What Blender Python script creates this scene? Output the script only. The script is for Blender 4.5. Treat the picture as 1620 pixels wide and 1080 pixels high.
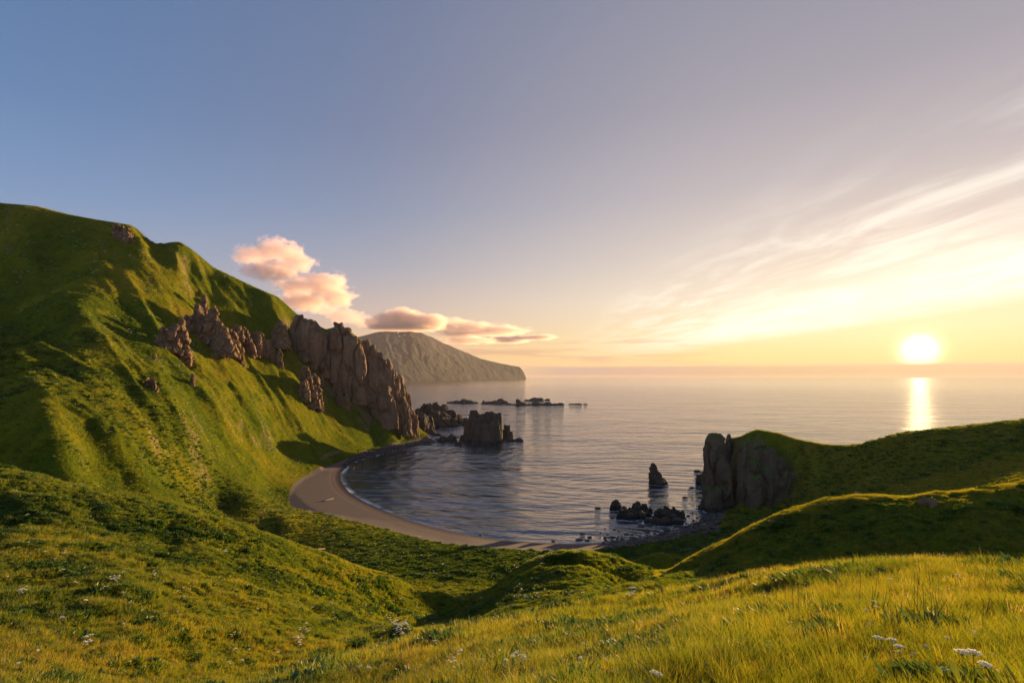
import bpy, math, time
import numpy as np
from math import radians, sin, cos, pi
T0 = time.time()
for o in list(bpy.data.objects): bpy.data.objects.remove(o)
scene = bpy.context.scene
col = scene.collection
QUICK = False

# ------------------------------------------------------------ camera, sun, sky
H = 80.0            # eye height above the sea (m)
F = 810.0           # focal length in photo pixels (18 mm on 36 mm over 1620 px)
HR = 595.5          # row of the level line in the photo
cam = bpy.data.cameras.new('camera'); cam.sensor_width = 36; cam.lens = 18
cam.shift_y = (HR - 540) / 1620
cam.clip_start = 0.1; cam.clip_end = 120000
camo = bpy.data.objects.new('camera', cam); col.objects.link(camo)
camo.location = (0, 0, H); camo.rotation_euler = (pi/2, 0, 0)
scene.camera = camo

EXPO = 2.35
SKYK = 1.0 / 2**EXPO
vs = scene.view_settings
vs.view_transform = 'Standard'; vs.look = 'None'; vs.exposure = EXPO; vs.gamma = 1; vs.use_curve_mapping = False

SUN_AZ = math.atan2(1455-810, F)                 # to the right of straight ahead
SUN_EL = math.atan2(HR-555, math.hypot(F, 645))
SD = (sin(SUN_AZ)*cos(SUN_EL), cos(SUN_AZ)*cos(SUN_EL), sin(SUN_EL))
sun = bpy.data.lights.new('sun', 'SUN'); sun.energy = 5.0; sun.angle = radians(0.5); sun.color = (1.0, 0.67, 0.30)
suno = bpy.data.objects.new('sun', sun); col.objects.link(suno)
from mathutils import Vector
suno.rotation_euler = Vector(SD).to_track_quat('Z', 'Y').to_euler()

cy = scene.cycles
cy.use_denoising = True
cy.max_bounces = 6; cy.diffuse_bounces = 3; cy.glossy_bounces = 3; cy.transmission_bounces = 4; cy.transparent_max_bounces = 6
cy.volume_bounces = 1
cy.sample_clamp_indirect = 6; cy.sample_clamp_direct = .4
cy.volume_max_steps = 256; cy.volume_step_rate = .5

def lin(r, g, b):
    f = lambda c: (c/255/12.92) if c/255 <= .04045 else ((c/255+.055)/1.055)**2.4
    return (f(r), f(g), f(b), 1)

class NT:
    """small helper to write node trees as expressions"""
    def __init__(s, tree): s.t = tree; s.n = tree.nodes; s.l = tree.links
    def new(s, typ, **kw):
        n = s.n.new(typ)
        for k, v in kw.items(): setattr(n, k, v)
        return n
    def put(s, sock, v):
        if v is None: return
        if isinstance(v, bpy.types.NodeSocket): s.l.new(v, sock)
        else:
            if sock.type in ('RGBA',) and isinstance(v, (int, float)): v = (v, v, v, 1)
            if sock.type == 'VECTOR' and isinstance(v, (int, float)): v = (v, v, v)
            if sock.type == 'RGBA' and len(v) == 3: v = (*v, 1)
            sock.default_value = v
    def m(s, op, a, b=None, c=None, clamp=False):
        n = s.new('ShaderNodeMath', operation=op, use_clamp=clamp)
        s.put(n.inputs[0], a); s.put(n.inputs[1], b)
        if c is not None: s.put(n.inputs[2], c)
        return n.outputs[0]
    def v(s, op, a, b=None, scale=None):
        n = s.new('ShaderNodeVectorMath', operation=op)
        s.put(n.inputs[0], a)
        if b is not None: s.put(n.inputs[1], b)
        if scale is not None: s.put(n.inputs['Scale'], scale)
        return n.outputs['Value'] if op in ('DOT_PRODUCT', 'LENGTH', 'DISTANCE') else n.outputs[0]
    def mix(s, f, a, b, blend='MIX'):
        n = s.new('ShaderNodeMix', data_type='RGBA', blend_type=blend, clamp_factor=True)
        s.put(n.inputs[0], f); s.put(n.inputs[6], a); s.put(n.inputs[7], b)
        return n.outputs[2]
    def ramp(s, f, stops, interp='LINEAR'):
        n = s.new('ShaderNodeValToRGB'); e = n.color_ramp; e.interpolation = interp
        while len(e.elements) < len(stops): e.elements.new(0.5)
        for el, (p, c) in zip(e.elements, stops):
            el.position = p; el.color = c if not isinstance(c, (int, float)) else (c, c, c, 1)
        s.put(n.inputs[0], f); return n.outputs[0]
    def ss(s, x, a, b):
        n = s.new('ShaderNodeMapRange', interpolation_type='SMOOTHSTEP')
        s.put(n.inputs[0], x); n.inputs[1].default_value = a; n.inputs[2].default_value = b
        n.inputs[3].default_value = 0; n.inputs[4].default_value = 1
        return n.outputs[0]
    def noise(s, vec, scale, detail=4, rough=.5, dist=0, out=0, typ='FBM'):
        n = s.new('ShaderNodeTexNoise'); n.noise_type = typ; n.normalize = True
        s.put(n.inputs['Vector'], vec); n.inputs['Scale'].default_value = scale
        n.inputs['Detail'].default_value = detail; n.inputs['Roughness'].default_value = rough
        n.inputs['Distortion'].default_value = dist
        return n.outputs[out]
    def comb(s, x, y, z):
        n = s.new('ShaderNodeCombineXYZ'); s.put(n.inputs[0], x); s.put(n.inputs[1], y); s.put(n.inputs[2], z); return n.outputs[0]
    def sep(s, v):
        n = s.new('ShaderNodeSeparateXYZ'); s.put(n.inputs[0], v); return n.outputs
    def attr(s, name, typ='GEOMETRY'):
        n = s.new('ShaderNodeAttribute', attribute_name=name, attribute_type=typ); return n.outputs

world = bpy.data.worlds.new('World'); scene.world = world; world.use_nodes = True
def build_world():
    W = NT(world.node_tree); W.n.clear()
    tc = W.new('ShaderNodeTexCoord').outputs['Generated']
    d = W.v('NORMALIZE', tc)
    X, Y, Z = W.sep(d)
    el = W.m('MAXIMUM', Z, 0.0)
    g = W.v('DOT_PRODUCT', d, SD)                       # cosine of the angle to the sun
    ang = W.m('ARCCOSINE', W.m('MINIMUM', g, 0.999999))
    horiz = W.v('NORMALIZE', W.comb(X, Y, 0))
    gh = W.v('DOT_PRODUCT', horiz, (sin(SUN_AZ), cos(SUN_AZ), 0))
    azd = W.m('DIVIDE', W.m('ARCCOSINE', W.m('MINIMUM', gh, 0.999999)), pi)   # 0 at the sun's azimuth, 1 opposite
    far = W.ramp(el, [(0, lin(205,165,150)), (.05, lin(205,175,160)), (.10, lin(178,174,182)), (.16, lin(148,164,190)),
                      (.26, lin(116,148,190)), (.38, lin(94,130,176)), (.5, lin(84,120,166)), (1, lin(50,80,130))])
    mid = W.ramp(el, [(0, lin(228,174,120)), (.03, lin(240,190,130)), (.07, lin(230,188,148)), (.12, lin(204,180,168)),
                      (.2, lin(166,164,176)), (.3, lin(136,146,172)), (.42, lin(120,130,160)), (.55, lin(110,124,156)), (1, lin(58,82,126))])
    near = W.ramp(el, [(0, lin(244,196,118)), (.03, lin(250,221,138)), (.07, lin(250,231,178)), (.14, lin(243,227,203)),
                       (.22, lin(218,205,196)), (.32, lin(188,180,184)), (.45, lin(160,156,168)), (.6, lin(140,142,160)), (1, lin(70,84,122))])
    base = W.mix(W.ss(azd, .06, .34), near, mid)
    base = W.mix(W.ss(azd, .22, .50), base, far)
    sky_fill = W.m('ADD', 1, W.m('ADD', W.m('MULTIPLY', W.ss(azd, .55, .8), 2.3), W.m('MULTIPLY', W.ss(el, .62, .9), 1.5)))  # added fill: unseen sky behind the camera and overhead brightened to lift shadows
    base = W.mix(1.0, base, W.mix(W.ss(azd, .55, .8), (1, 1, 1, 1), (1.25, 1.0, .78, 1)), 'MULTIPLY'); base = W.v('SCALE', base, scale=sky_fill)
    # --- high cirrus laid out on a plane overhead, streaks running out to sea
    zc = W.m('ADD', W.m('MAXIMUM', Z, 0.0), 0.012)
    a = W.m('DIVIDE', W.m('ADD', X, W.m('MULTIPLY', Y, .03)), zc)
    b = W.m('DIVIDE', Y, zc)
    wv = W.noise(W.comb(W.m('MULTIPLY', a, .5), W.m('MULTIPLY', b, .14), 3.1), 1.0, 4, .55)
    a2 = W.m('ADD', a, W.m('MULTIPLY', W.m('SUBTRACT', wv, .5), 1.5))
    n1 = W.noise(W.comb(W.m('MULTIPLY', a, 1.6), W.m('MULTIPLY', b, .55), 7.7), 1.6, 8, .62, 0.6)
    n2 = W.noise(W.comb(W.m('MULTIPLY', a, .8), W.m('MULTIPLY', b, .12), 1.3), 1.5, 6, .55)
    band = W.m('MULTIPLY', W.ss(a2, 2.4, 4.4), W.m('SUBTRACT', 1, W.ss(a2, 4.7, 6.8)))
    band = W.m('MULTIPLY', W.m('MULTIPLY', band, W.ss(n2, -.05, .55)), W.m('ADD', .6, W.m('MULTIPLY', W.ss(n1, .35, .6), .4)))
    wisp = W.m('MULTIPLY', W.ss(a2, 1.2, 2.4), W.m('SUBTRACT', 1, W.ss(a2, 3.4, 4.6)))
    wisp = W.m('MULTIPLY', wisp, W.ss(n1, .38, .70))
    low = W.m('MULTIPLY', W.ss(n2, .5, .8), W.ss(a2, 6, 12))
    fadeh = W.m('MULTIPLY', W.ss(Z, .02, .09), W.ss(Z, -.1, .05))
    fwd = W.ss(g, .5, .93)
    cc = W.mix(W.ss(ang, .25, .95), (1.2,1.13,.98,1), (.9,.68,.50,1))
    out = W.mix(W.m('MULTIPLY', W.m('MULTIPLY', band, fadeh), W.m('MULTIPLY', fwd, .95)), base, cc)
    out = W.mix(W.m('MULTIPLY', W.m('MULTIPLY', wisp, fadeh), W.m('MULTIPLY', fwd, .5)), out, cc)
    out = W.mix(W.m('MULTIPLY', W.m('MULTIPLY', low, fadeh), .3), out, cc)
    # --- far cloud bank lying on the horizon and dark stratus streaks above it
    az = W.m('ARCTAN2', X, Y)
    bn = W.noise(W.comb(W.m('MULTIPLY', az, 9), W.m('MULTIPLY', Z, 60), 0), 1.0, 5, .5)
    top = W.m('ADD', .0195, W.m('MULTIPLY', W.m('SUBTRACT', bn, .5), .006))
    bank = W.m('MULTIPLY', W.m('SUBTRACT', 1, W.ss(W.m('SUBTRACT', Z, top), -.0025, .0015)), W.ss(az, -.05, .12))
    bcol = W.mix(W.ss(ang, .05, .6), lin(218,166,112), lin(180,152,142))
    out = W.mix(bank, out, bcol)
    out = W.mix(W.m('MULTIPLY', W.m('SUBTRACT', 1, W.ss(Z, .001, .006)), .7), out, lin(240,196,150))
    sn = W.noise(W.comb(W.m('MULTIPLY', az, 5), W.m('MULTIPLY', Z, 95), 4.4), 1.0, 6, .55)
    smask = W.m('MULTIPLY', W.m('MULTIPLY', W.ss(Z, .018, .03), W.m('SUBTRACT', 1, W.ss(Z, .05, .085))),
                W.m('MULTIPLY', W.ss(az, -.25, -.05), W.m('SUBTRACT', 1, W.ss(az, .2, .42))))
    streak = W.m('MULTIPLY', W.ss(sn, .5, .62), smask)
    out = W.mix(W.m('MULTIPLY', streak, .75), out, lin(214,164,132))
    # --- glow round the sun
    g1 = W.m('EXPONENT', W.m('MULTIPLY', W.m('POWER', W.m('DIVIDE', ang, .017), 2.0), -1))
    g2 = W.m('EXPONENT', W.m('MULTIPLY', W.m('DIVIDE', ang, .07), -1))
    g3 = W.m('EXPONENT', W.m('MULTIPLY', W.m('DIVIDE', ang, .45), -1))
    above = W.ss(Z, .017, .023)
    glow = W.mix(1.0, out, W.v('SCALE', (1.0, .86, .55), scale=W.m('MULTIPLY', W.m('MULTIPLY', g1, 6), above)), 'ADD')
    glow = W.mix(1.0, glow, W.v('SCALE', (1.0, .72, .30), scale=W.m('MULTIPLY', g2, .2)), 'ADD')
    glow = W.mix(1.0, glow, W.v('SCALE', (1.0, .72, .36), scale=W.m('MULTIPLY', g3, .03)), 'ADD')
    sky = W.new('ShaderNodeTexSky', sky_type='NISHITA'); sky.sun_disc = False
    sky.sun_elevation = SUN_EL; sky.sun_rotation = SUN_AZ; sky.altitude = 80
    nis = W.v('MINIMUM', W.v('SCALE', sky.outputs[0], scale=.03), (.25, .25, .25))
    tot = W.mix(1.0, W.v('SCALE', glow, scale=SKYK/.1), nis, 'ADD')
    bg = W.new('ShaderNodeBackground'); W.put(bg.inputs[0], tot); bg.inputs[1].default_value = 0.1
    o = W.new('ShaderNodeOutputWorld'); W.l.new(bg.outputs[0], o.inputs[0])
build_world()
world.cycles.sampling_method = 'MANUAL'; world.cycles.sample_map_resolution = 1024

# ------------------------------------------------------------ numpy noise
def _h(i, j, k, s):
    n = (i*73856093) ^ (j*19349663) ^ (k*83492791) ^ (s*2654435761)
    n = n & 0xffffffff
    n = ((n ^ (n >> 15)) * 2246822519) & 0xffffffff
    n = ((n ^ (n >> 13)) * 3266489917) & 0xffffffff
    return ((n ^ (n >> 16)) & 0xffffff) / float(0xffffff)
def vnoise(x, y, z=None, s=0):
    """smooth value noise, -1..1"""
    x = np.asarray(x, float); y = np.asarray(y, float)
    if z is None:
        xi = np.floor(x).astype(np.int64); yi = np.floor(y).astype(np.int64)
        fx = x-xi; fy = y-yi; fx = fx**3*(fx*(fx*6-15)+10); fy = fy**3*(fy*(fy*6-15)+10)
        a = _h(xi, yi, 0, s); b = _h(xi+1, yi, 0, s); c = _h(xi, yi+1, 0, s); d = _h(xi+1, yi+1, 0, s)
        return ((a+(b-a)*fx)*(1-fy) + (c+(d-c)*fx)*fy)*2-1
    z = np.asarray(z, float)
    xi = np.floor(x).astype(np.int64); yi = np.floor(y).astype(np.int64); zi = np.floor(z).astype(np.int64)
    fx = x-xi; fy = y-yi; fz = z-zi
    fx = fx*fx*(3-2*fx); fy = fy*fy*(3-2*fy); fz = fz*fz*(3-2*fz)
    r = 0
    for dz in (0, 1):
        a = _h(xi, yi, zi+dz, s); b = _h(xi+1, yi, zi+dz, s); c = _h(xi, yi+1, zi+dz, s); d = _h(xi+1, yi+1, zi+dz, s)
        v = (a+(b-a)*fx)*(1-fy) + (c+(d-c)*fx)*fy
        r = r + v*(fz if dz else 1-fz)
    return r*2-1
def fbm(x, y, z=None, s=0, o=4, g=.5):
    r = 0; a = 1; t = 0
    for i in range(o):
        k = 2.03**i
        r = r + a*vnoise(x*k+i*17.3, y*k-i*9.1, None if z is None else z*k+i*3.7, s+i); t += a; a *= g
    return r/t
def ridge(x, y, z=None, s=0, o=3, g=.5):
    r = 0; a = 1; t = 0
    for i in range(o):
        k = 2.1**i
        r = r + a*(1-np.abs(vnoise(x*k+i*7.3, y*k+i*5.1, None if z is None else z*k+i*2.7, s+i))*2); t += a; a *= g
    return r/t
def sm(x, a, b):
    t = np.clip((x-a)/(b-a), 0, 1); return t*t*(3-2*t)

# ------------------------------------------------------------ the lie of the land
def sea_pt(px, py, z=0.0):
    Y = (H-z)*F/(py-HR); return ((px-810)/F*Y, Y)
def wx(px, Y): return (px-810)/F*Y

ctrl = []      # (px, lnY, row offset below the level line)
def C(*pts, step=70):
    """polyline of (px, py, Y) that the ground passes through"""
    for (a, b) in zip(pts[:-1], pts[1:]):
        n = max(1, int(abs(b[0]-a[0])/step+.5))
        for i in range(n):
            t = i/n
            ctrl.append((a[0]+(b[0]-a[0])*t, math.log(a[2])*(1-t)+math.log(b[2])*t, a[1]+(b[1]-a[1])*t-HR))
    a = pts[-1]; ctrl.append((a[0], math.log(a[2]), a[1]-HR))
def CZ(*pts, step=120):
    """the same from (px, Y, z)"""
    C(*[(p, HR+(H-z)*F/Y, Y) for p, Y, z in pts], step=step)
def CS(*pts, z=0.0, step=50):
    """the same from (px, py) at height z"""
    C(*[(p, r, (H-z)*F/(r-HR)) for p, r in pts], step=step)

def CL(*pts, step=70):
    g = lambda Y: Y*float(np.interp(Y, [0, 100, 135, 200], [1.28, 1.28, 1.16, 1.0]))
    C(*[(p, r, g(Y)) for p, r, Y in pts], step=step)
# foreground slope the camera stands on
CZ((-700, 1.2, H-2.6), (800, 1.2, H-1.9), (2300, 1.2, H-1.6), step=500)
CZ((-700, 3, H-4.4), (0, 3, H-3.7), (800, 3, H-3.0), (1700, 3, H-2.7), (2300, 3, H-2.5), step=400)
C((550,1130,17), (800,1100,12), (1100,1090,8.2), (1400,1088,6.8), (1700,1085,6.2), (2200,1060,6.0), step=150)
C((850,1040,19), (1100,1000,14.5), (1400,985,11.2), (1700,985,10.2), (2200,980,10), step=150)
C((980,985,27), (1250,946,20), (1480,926,17), (1720,928,16), (2200,928,16), step=120)
C((430,1082,23), (560,1047,28), (700,1012,34), (800,990,37), (900,966,40), (1060,940,38), (1200,914,33), (1340,898,28), (1480,892,25), (1620,903,23), (1800,911,22), (2300,918,22))
# hidden dip behind it
C((700,1040,42), (800,1010,47), (900,985,51), (1060,970,49), (1200,960,45), (1480,955,38), (1800,975,36), (2300,980,36), step=120)
# gully and hillside on the left
CL((-600,1500,5), (0,1420,6), (400,1300,8), step=200)
CL((-600,1200,12), (0,1160,14), (300,1125,17), step=200)
CL((-600,1080,20), (0,1070,22), (200,1078,25), (400,1078,31), (480,1062,34), (560,1040,38), (640,1020,44), (700,1008,50), (740,996,56), step=60)
CL((380,1112,23), (450,1102,27), (560,1072,32), (640,1045,37), (700,1028,41), (760,1008,46), step=60)
CL((-600,900,36), (0,905,38), (200,930,39), (400,980,42), (560,1000,50), (640,1000,56), (720,985,63), step=110)
CL((-600,780,55), (0,800,55), (150,830,56), (380,880,60), (520,925,66), (620,950,74), (700,965,82), step=110)
CL((-600,668,72), (-200,707,70), (0,738,68), (130,771,68), (250,796,69), (380,828,72), (520,879,77), (620,911,82), (700,938,88), (745,962,93))
# behind the left crest
CL((-600,760,95), (0,800,90), (130,825,90), (250,850,90), (380,880,94), (520,905,100), (620,945,104), (700,965,106), (760,975,108))
# centre: saddle, knoll with its hollow
C((640,1000,58), (720,985,66), (770,978,74), (800,975,70), (900,962,66), (1000,945,62), (1030,942,66), step=60)
C((780,950,90), (860,930,88), (930,930,84), (1000,925,80), (1040,915,84), step=60)
C((740,945,108), (800,912,110), (850,882,114), (890,871,117), (940,874,117), (985,885,113), (1020,900,106), step=45)
C((740,955,140), (800,925,142), (890,900,142), (960,900,140), (1040,900,138))
# terrace
CS((420,850),(520,850),(600,868),(700,893),(800,900),(900,903), z=7, step=60)
CS((560,885),(640,905),(720,925),(800,925), z=9, step=60)
CS((450,806),(520,820),(600,840),(700,864),(800,873),(870,878),(930,877),(1000,870),(1060,856), z=4.2, step=40)
CS((400,832),(450,822), z=10); CS((340,800),(395,790), z=13); CS((420,765),(455,745),(500,728), z=8)
# beach and shore
CS((460,800),(520,813),(600,833),(700,858),(800,867),(870,871),(930,870),(1000,863),(1060,850),(1110,840), z=2.6, step=40)
CS((458,780),(470,762),(500,744),(540,730),(600,716),(660,702),(690,694), z=3.0, step=30)
coast = [(1116,806),(1122,818),(1112,828),(1088,832),(1050,842),(1000,851),(930,858),(860,858),(780,851),(700,836),(640,819),
         (590,799),(557,781),(541,762),(543,744),(565,729),(600,719),(640,708),(690,699),(722,692)]
CS(*coast, z=0.0, step=40)
# right middle ridge
C((1000,945,92), (1040,925,96), (1130,905,86), (1200,893,76), (1350,900,66), (1480,905,60), (1620,910,58), (2300,925,56), step=100)
C((1130,885,98), (1240,850,88), (1350,835,80), (1480,830,75), (1620,822,72), (2300,800,68), step=100)
C((1035,908,114), (1090,884,110), (1130,866,106), (1180,842,101), (1240,815,97), (1300,797,94), (1350,787,92), (1400,786,91), (1480,781,88), (1560,773,86), (1620,765,84), (1800,742,80), (2300,700,74))
C((1040,925,135), (1130,895,132), (1240,850,125), (1350,830,118), (1480,818,112), (1620,800,106), (2300,740,100), step=110)
# slopes behind it, bowl, right skyline hill
CS((1000,885),(1060,872),(1110,857),(1150,846), z=6)
C((1100,868,205), (1160,845,200), (1220,822,195), (1300,800,190), (1400,785,170), (1500,775,150), (1620,757,135), (1800,738,125), (2300,690,110))
C((1190,822,262), (1250,800,262), (1310,775,240), (1400,748,215), (1500,735,195), (1620,720,180), (1800,700,165), (2300,650,150))
C((1255,750,292), (1310,730,280), (1400,712,245), (1500,700,222), (1620,690,205), (1800,675,190), (2300,620,170))
C((1175,690,318), (1197,679,318), (1230,684,316), (1262,694,310), (1300,701,303), (1335,704,296), (1365,701,280), (1400,691,268), (1440,682,256), (1500,676,244), (1560,670,234), (1620,664,226), (1800,650,210), (2300,600,185))
CZ((1130,285,1), (1190,283,3), (1245,280,9), step=40); CZ((1180,298,4), (1240,293,14), step=40); CZ((1120,312,-2),(1160,312,2), step=30)
CZ((1130,345,20), (1260,352,20), (1400,345,25), (1620,330,30), (2300,300,40))
CZ((1110,372,-6), (1260,385,-6), (1620,385,-6), (2300,380,-6), step=200)
# left mountain
CL((-600,690,110), (0,815,100), (70,815,100), (130,815,101), (200,825,104), (300,845,110), step=60)
CL((185,785,122), (250,797,130), (300,812,138), step=60)
CL((-600,640,140), (0,688,133), (45,700,131), (80,695,129), (110,716,128), (135,762,122), step=30)
CL((-600,700,120), (0,765,115), (60,772,114), (105,778,112), (135,784,110), step=40)
CL((160,772,130), (200,772,145))
C((-600,600,190), (0,640,180), (100,668,180), (200,720,185), (270,785,190), (330,806,205))
C((-600,530,250), (0,575,250), (100,600,255), (200,650,260), (300,735,265), (350,785,280))
C((-600,470,310), (0,530,310), (60,520,320), (130,500,335), (200,570,335), (300,650,340), (380,720,350), (410,745,352))
C((-600,420,380), (0,465,390), (100,440,410), (150,455,400), (220,500,400), (300,590,390), (400,650,420), (460,700,440), (500,714,458))
C((-600,380,440), (0,400,450), (100,385,465), (200,420,460), (262,470,452), (330,540,455), (400,590,475), (470,630,500), (550,690,540), (610,700,585))
C((-600,290,540), (-200,300,530), (0,321,520), (60,327,520), (110,340,525), (160,349,530), (205,356,535), (240,376,545), (262,384,548), (285,383,535), (310,400,545), (335,422,560), (400,453,590), (440,472,600), (480,500,612), (515,520,625), (545,523,640), (585,548,655), (610,575,668), (635,620,690), (655,668,720), step=40)
C((330,480,510), (400,520,530), (470,570,560), (530,620,585), (590,660,610), (640,690,640))
C((262,430,490), (285,425,505), (300,450,508))
C((-600,330,640), (0,360,620), (200,400,630), (300,450,640), (400,495,660), (500,545,690), (600,620,740), step=100)
CZ((-600,900,330), (0,900,290), (200,900,190), (400,900,110), (550,880,30), (650,860,2), (700,870,-4), step=150)
CZ((-600,1500,-10), (600,1300,-10), (1000,1300,-10), (1600,1300,-10), (2300,1300,-10), step=200)
# sea bed
CZ((650,400,-4), (800,330,-5), (950,330,-5), step=150); CZ((700,520,-6), (850,450,-8), (1050,420,-8), step=120)
CZ((760,650,-6), (900,650,-8), (1100,550,-8), (1400,520,-8), (2300,520,-8), step=200)
CZ((760,850,-8), (1000,900,-8), (1600,900,-8), (2300,900,-8), step=250)
ctrl = np.array(ctrl)

SX, SL = 1/100., 3.2
def tps_fit(P, v, lam=2e-3):
    A = P[:, None, :]-P[None, :, :]; r2 = (A**2).sum(-1)
    K = .5*r2*np.log(r2+1e-12) + lam*np.eye(len(P))
    Q = np.c_[np.ones(len(P)), P]
    M = np.block([[K, Q], [Q.T, np.zeros((3, 3))]])
    return np.linalg.solve(M, np.r_[v, 0, 0, 0])
CP = np.c_[ctrl[:, 0]*SX, ctrl[:, 1]*SL]
CW = tps_fit(CP, ctrl[:, 2])
def tps_eval(px, ly):
    P = np.c_[np.ravel(px)*SX, np.ravel(ly)*SL].astype(np.float32); out = np.empty(len(P))
    cp = CP.astype(np.float32); w = CW[:-3].astype(np.float64)
    for i in range(0, len(P), 20000):
        p = P[i:i+20000]
        r2 = (p[:, None, 0]-cp[None, :, 0])**2 + (p[:, None, 1]-cp[None, :, 1])**2
        out[i:i+20000] = (.5*r2*np.log(r2+1e-9)).astype(np.float64) @ w + CW[-3] + p[:, 0]*CW[-2] + p[:, 1]*CW[-1]
    return out.reshape(np.shape(px))

def lny():
    L = []; l = math.log(1.0)
    while l < math.log(1500):
        L.append(l); Y = math.exp(l)
        l += .016 if Y < 30 else (.010 if Y < 150 else (.0046 if Y < 760 else .02))
    return np.array(L)
GL = lny(); GP = np.r_[np.arange(-2400, -140, 60), np.arange(-140, 1761, 2.3), np.arange(1800, 4000, 60)]
# TPS on a coarser lattice, then cubic resampling to the full one
cl = np.linspace(GL[0], GL[-1], 300); cp_ = np.r_[np.arange(-2400, -200, 100), np.arange(-200, 1821, 8), np.arange(1900, 4001, 100)]
cc_p, cc_l = np.meshgrid(np.clip(cp_, -900, 2500), cl)
base = tps_eval(cc_p, cc_l)
def cubic_axis(a, xs, xq, axis):
    a = np.moveaxis(a, axis, 0)
    m = np.gradient(a, xs, axis=0)
    i = np.clip(np.searchsorted(xs, xq)-1, 0, len(xs)-2); h = (xs[i+1]-xs[i]); t = (xq-xs[i])/h
    sh = (-1,)+(1,)*(a.ndim-1); t = t.reshape(sh); h = h.reshape(sh)
    r = (2*t**3-3*t**2+1)*a[i] + (t**3-2*t**2+t)*h*m[i] + (-2*t**3+3*t**2)*a[i+1] + (t**3-t**2)*h*m[i+1]
    return np.moveaxis(r, 0, axis)
rows = cubic_axis(cubic_axis(base, cl, GL, 0), cp_, GP, 1)
GPm, GLm = np.meshgrid(GP, GL)
TY = np.exp(GLm); TX = (GPm-810)/F*TY
TZ = H - rows*TY/F

def seg_dist(x, y, poly, closed=False):
    P = np.array(poly, float); d = np.full(np.shape(x), 1e18); tt = np.zeros(np.shape(x))
    n = len(P) if closed else len(P)-1
    for i in range(n):
        a = P[i]; b = P[(i+1) % len(P)]; ab = b-a; L2 = (ab**2).sum()+1e-9
        t = np.clip(((x-a[0])*ab[0]+(y-a[1])*ab[1])/L2, 0, 1)
        dd = (x-a[0]-t*ab[0])**2+(y-a[1]-t*ab[1])**2
        m = dd < d; d = np.where(m, dd, d); tt = np.where(m, (i+t)/n, tt)
    return np.sqrt(d), tt
def inside(x, y, poly):
    P = np.array(poly, float); r = np.zeros(np.shape(x), bool)
    for i in range(len(P)):
        a = P[i]; b = P[(i+1) % len(P)]
        if a[1] == b[1]: continue
        c = ((a[1] > y) != (b[1] > y)) & (x < (b[0]-a[0])*(y-a[1])/(b[1]-a[1])+a[0])
        r ^= c
    return r
def smooth_poly(pts, n=6):
    P = np.array(pts, float); out = []
    for i in range(len(P)-1):
        p0 = P[max(i-1, 0)]; p1 = P[i]; p2 = P[i+1]; p3 = P[min(i+2, len(P)-1)]
        for k in range(n):
            t = k/n; out.append(.5*((2*p1)+(-p0+p2)*t+(2*p0-5*p1+4*p2-p3)*t*t+(-p0+3*p1-3*p2+p3)*t**3))
    out.append(P[-1]); return [tuple(q) for q in out]
coast_xy = smooth_poly([sea_pt(*p) for p in coast], 4)
sea_poly = [(wx(4000,385),385), (wx(1400,372),372), (wx(1260,366),366), (wx(1128,352),352), (wx(1112,335),335)] + coast_xy + \
           [(wx(735,700),700), (wx(690,790),790), (wx(640,880),880), (wx(500,1200),1200), (wx(-2400,1400),1400), (-9000,9000), (9000,9000), (6000,385)]
near = (TY > 150) & (TY < 1500)
ins = np.zeros(TX.shape, bool); ins[near] = inside(TX[near], TY[near], sea_poly)
dc = np.full(TX.shape, 1e3); dc[near], _ = seg_dist(TX[near], TY[near], coast_xy)

# spurs and gullies: crest lines in the world that raise or cut the ground
def vis_Y(px, py):
    """distance of the ground seen at a photo pixel"""
    j = int(np.clip(np.searchsorted(GP, px), 0, len(GP)-1)); r = HR + (H-TZ[:, j])*F/TY[:, j]
    k = np.nonzero((r[:-1] > py) & (r[1:] <= py) & (TY[:-1, j] > 3))[0]
    return float(TY[k[0], j]) if len(k) else None
def wp(px, py, Y=None):
    Y = Y or vis_Y(px, py) or 400.
    return np.array((wx(px, Y), Y, H-(py-HR)*Y/F))
def spur(pts, A, w, sharp=True):
    global TZ
    P = [wp(*p)[:2] for p in pts]
    x0 = min(p[0] for p in P)-5*w; x1 = max(p[0] for p in P)+5*w; y0 = min(p[1] for p in P)-5*w; y1 = max(p[1] for p in P)+5*w
    m = (TX > x0) & (TX < x1) & (TY > y0) & (TY < y1)
    x = TX[m]+fbm(TX[m]/w*.6, TY[m]/w*.6, s=5)*w*.5; y = TY[m]+fbm(TX[m]/w*.6, TY[m]/w*.6, s=9)*w*.5
    d, t = seg_dist(x, y, P)
    f = np.exp(-(d/w)*1.3) if sharp else np.exp(-(d/w)**2)
    env = np.clip(np.minimum(t, 1-t)*4, 0, 1)
    TZ[m] += A*f*(env**.7)

mtn = sm(TY, 150, 250)*sm(GPm, 1000, 700)*sm(TZ, 6, 30)
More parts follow.
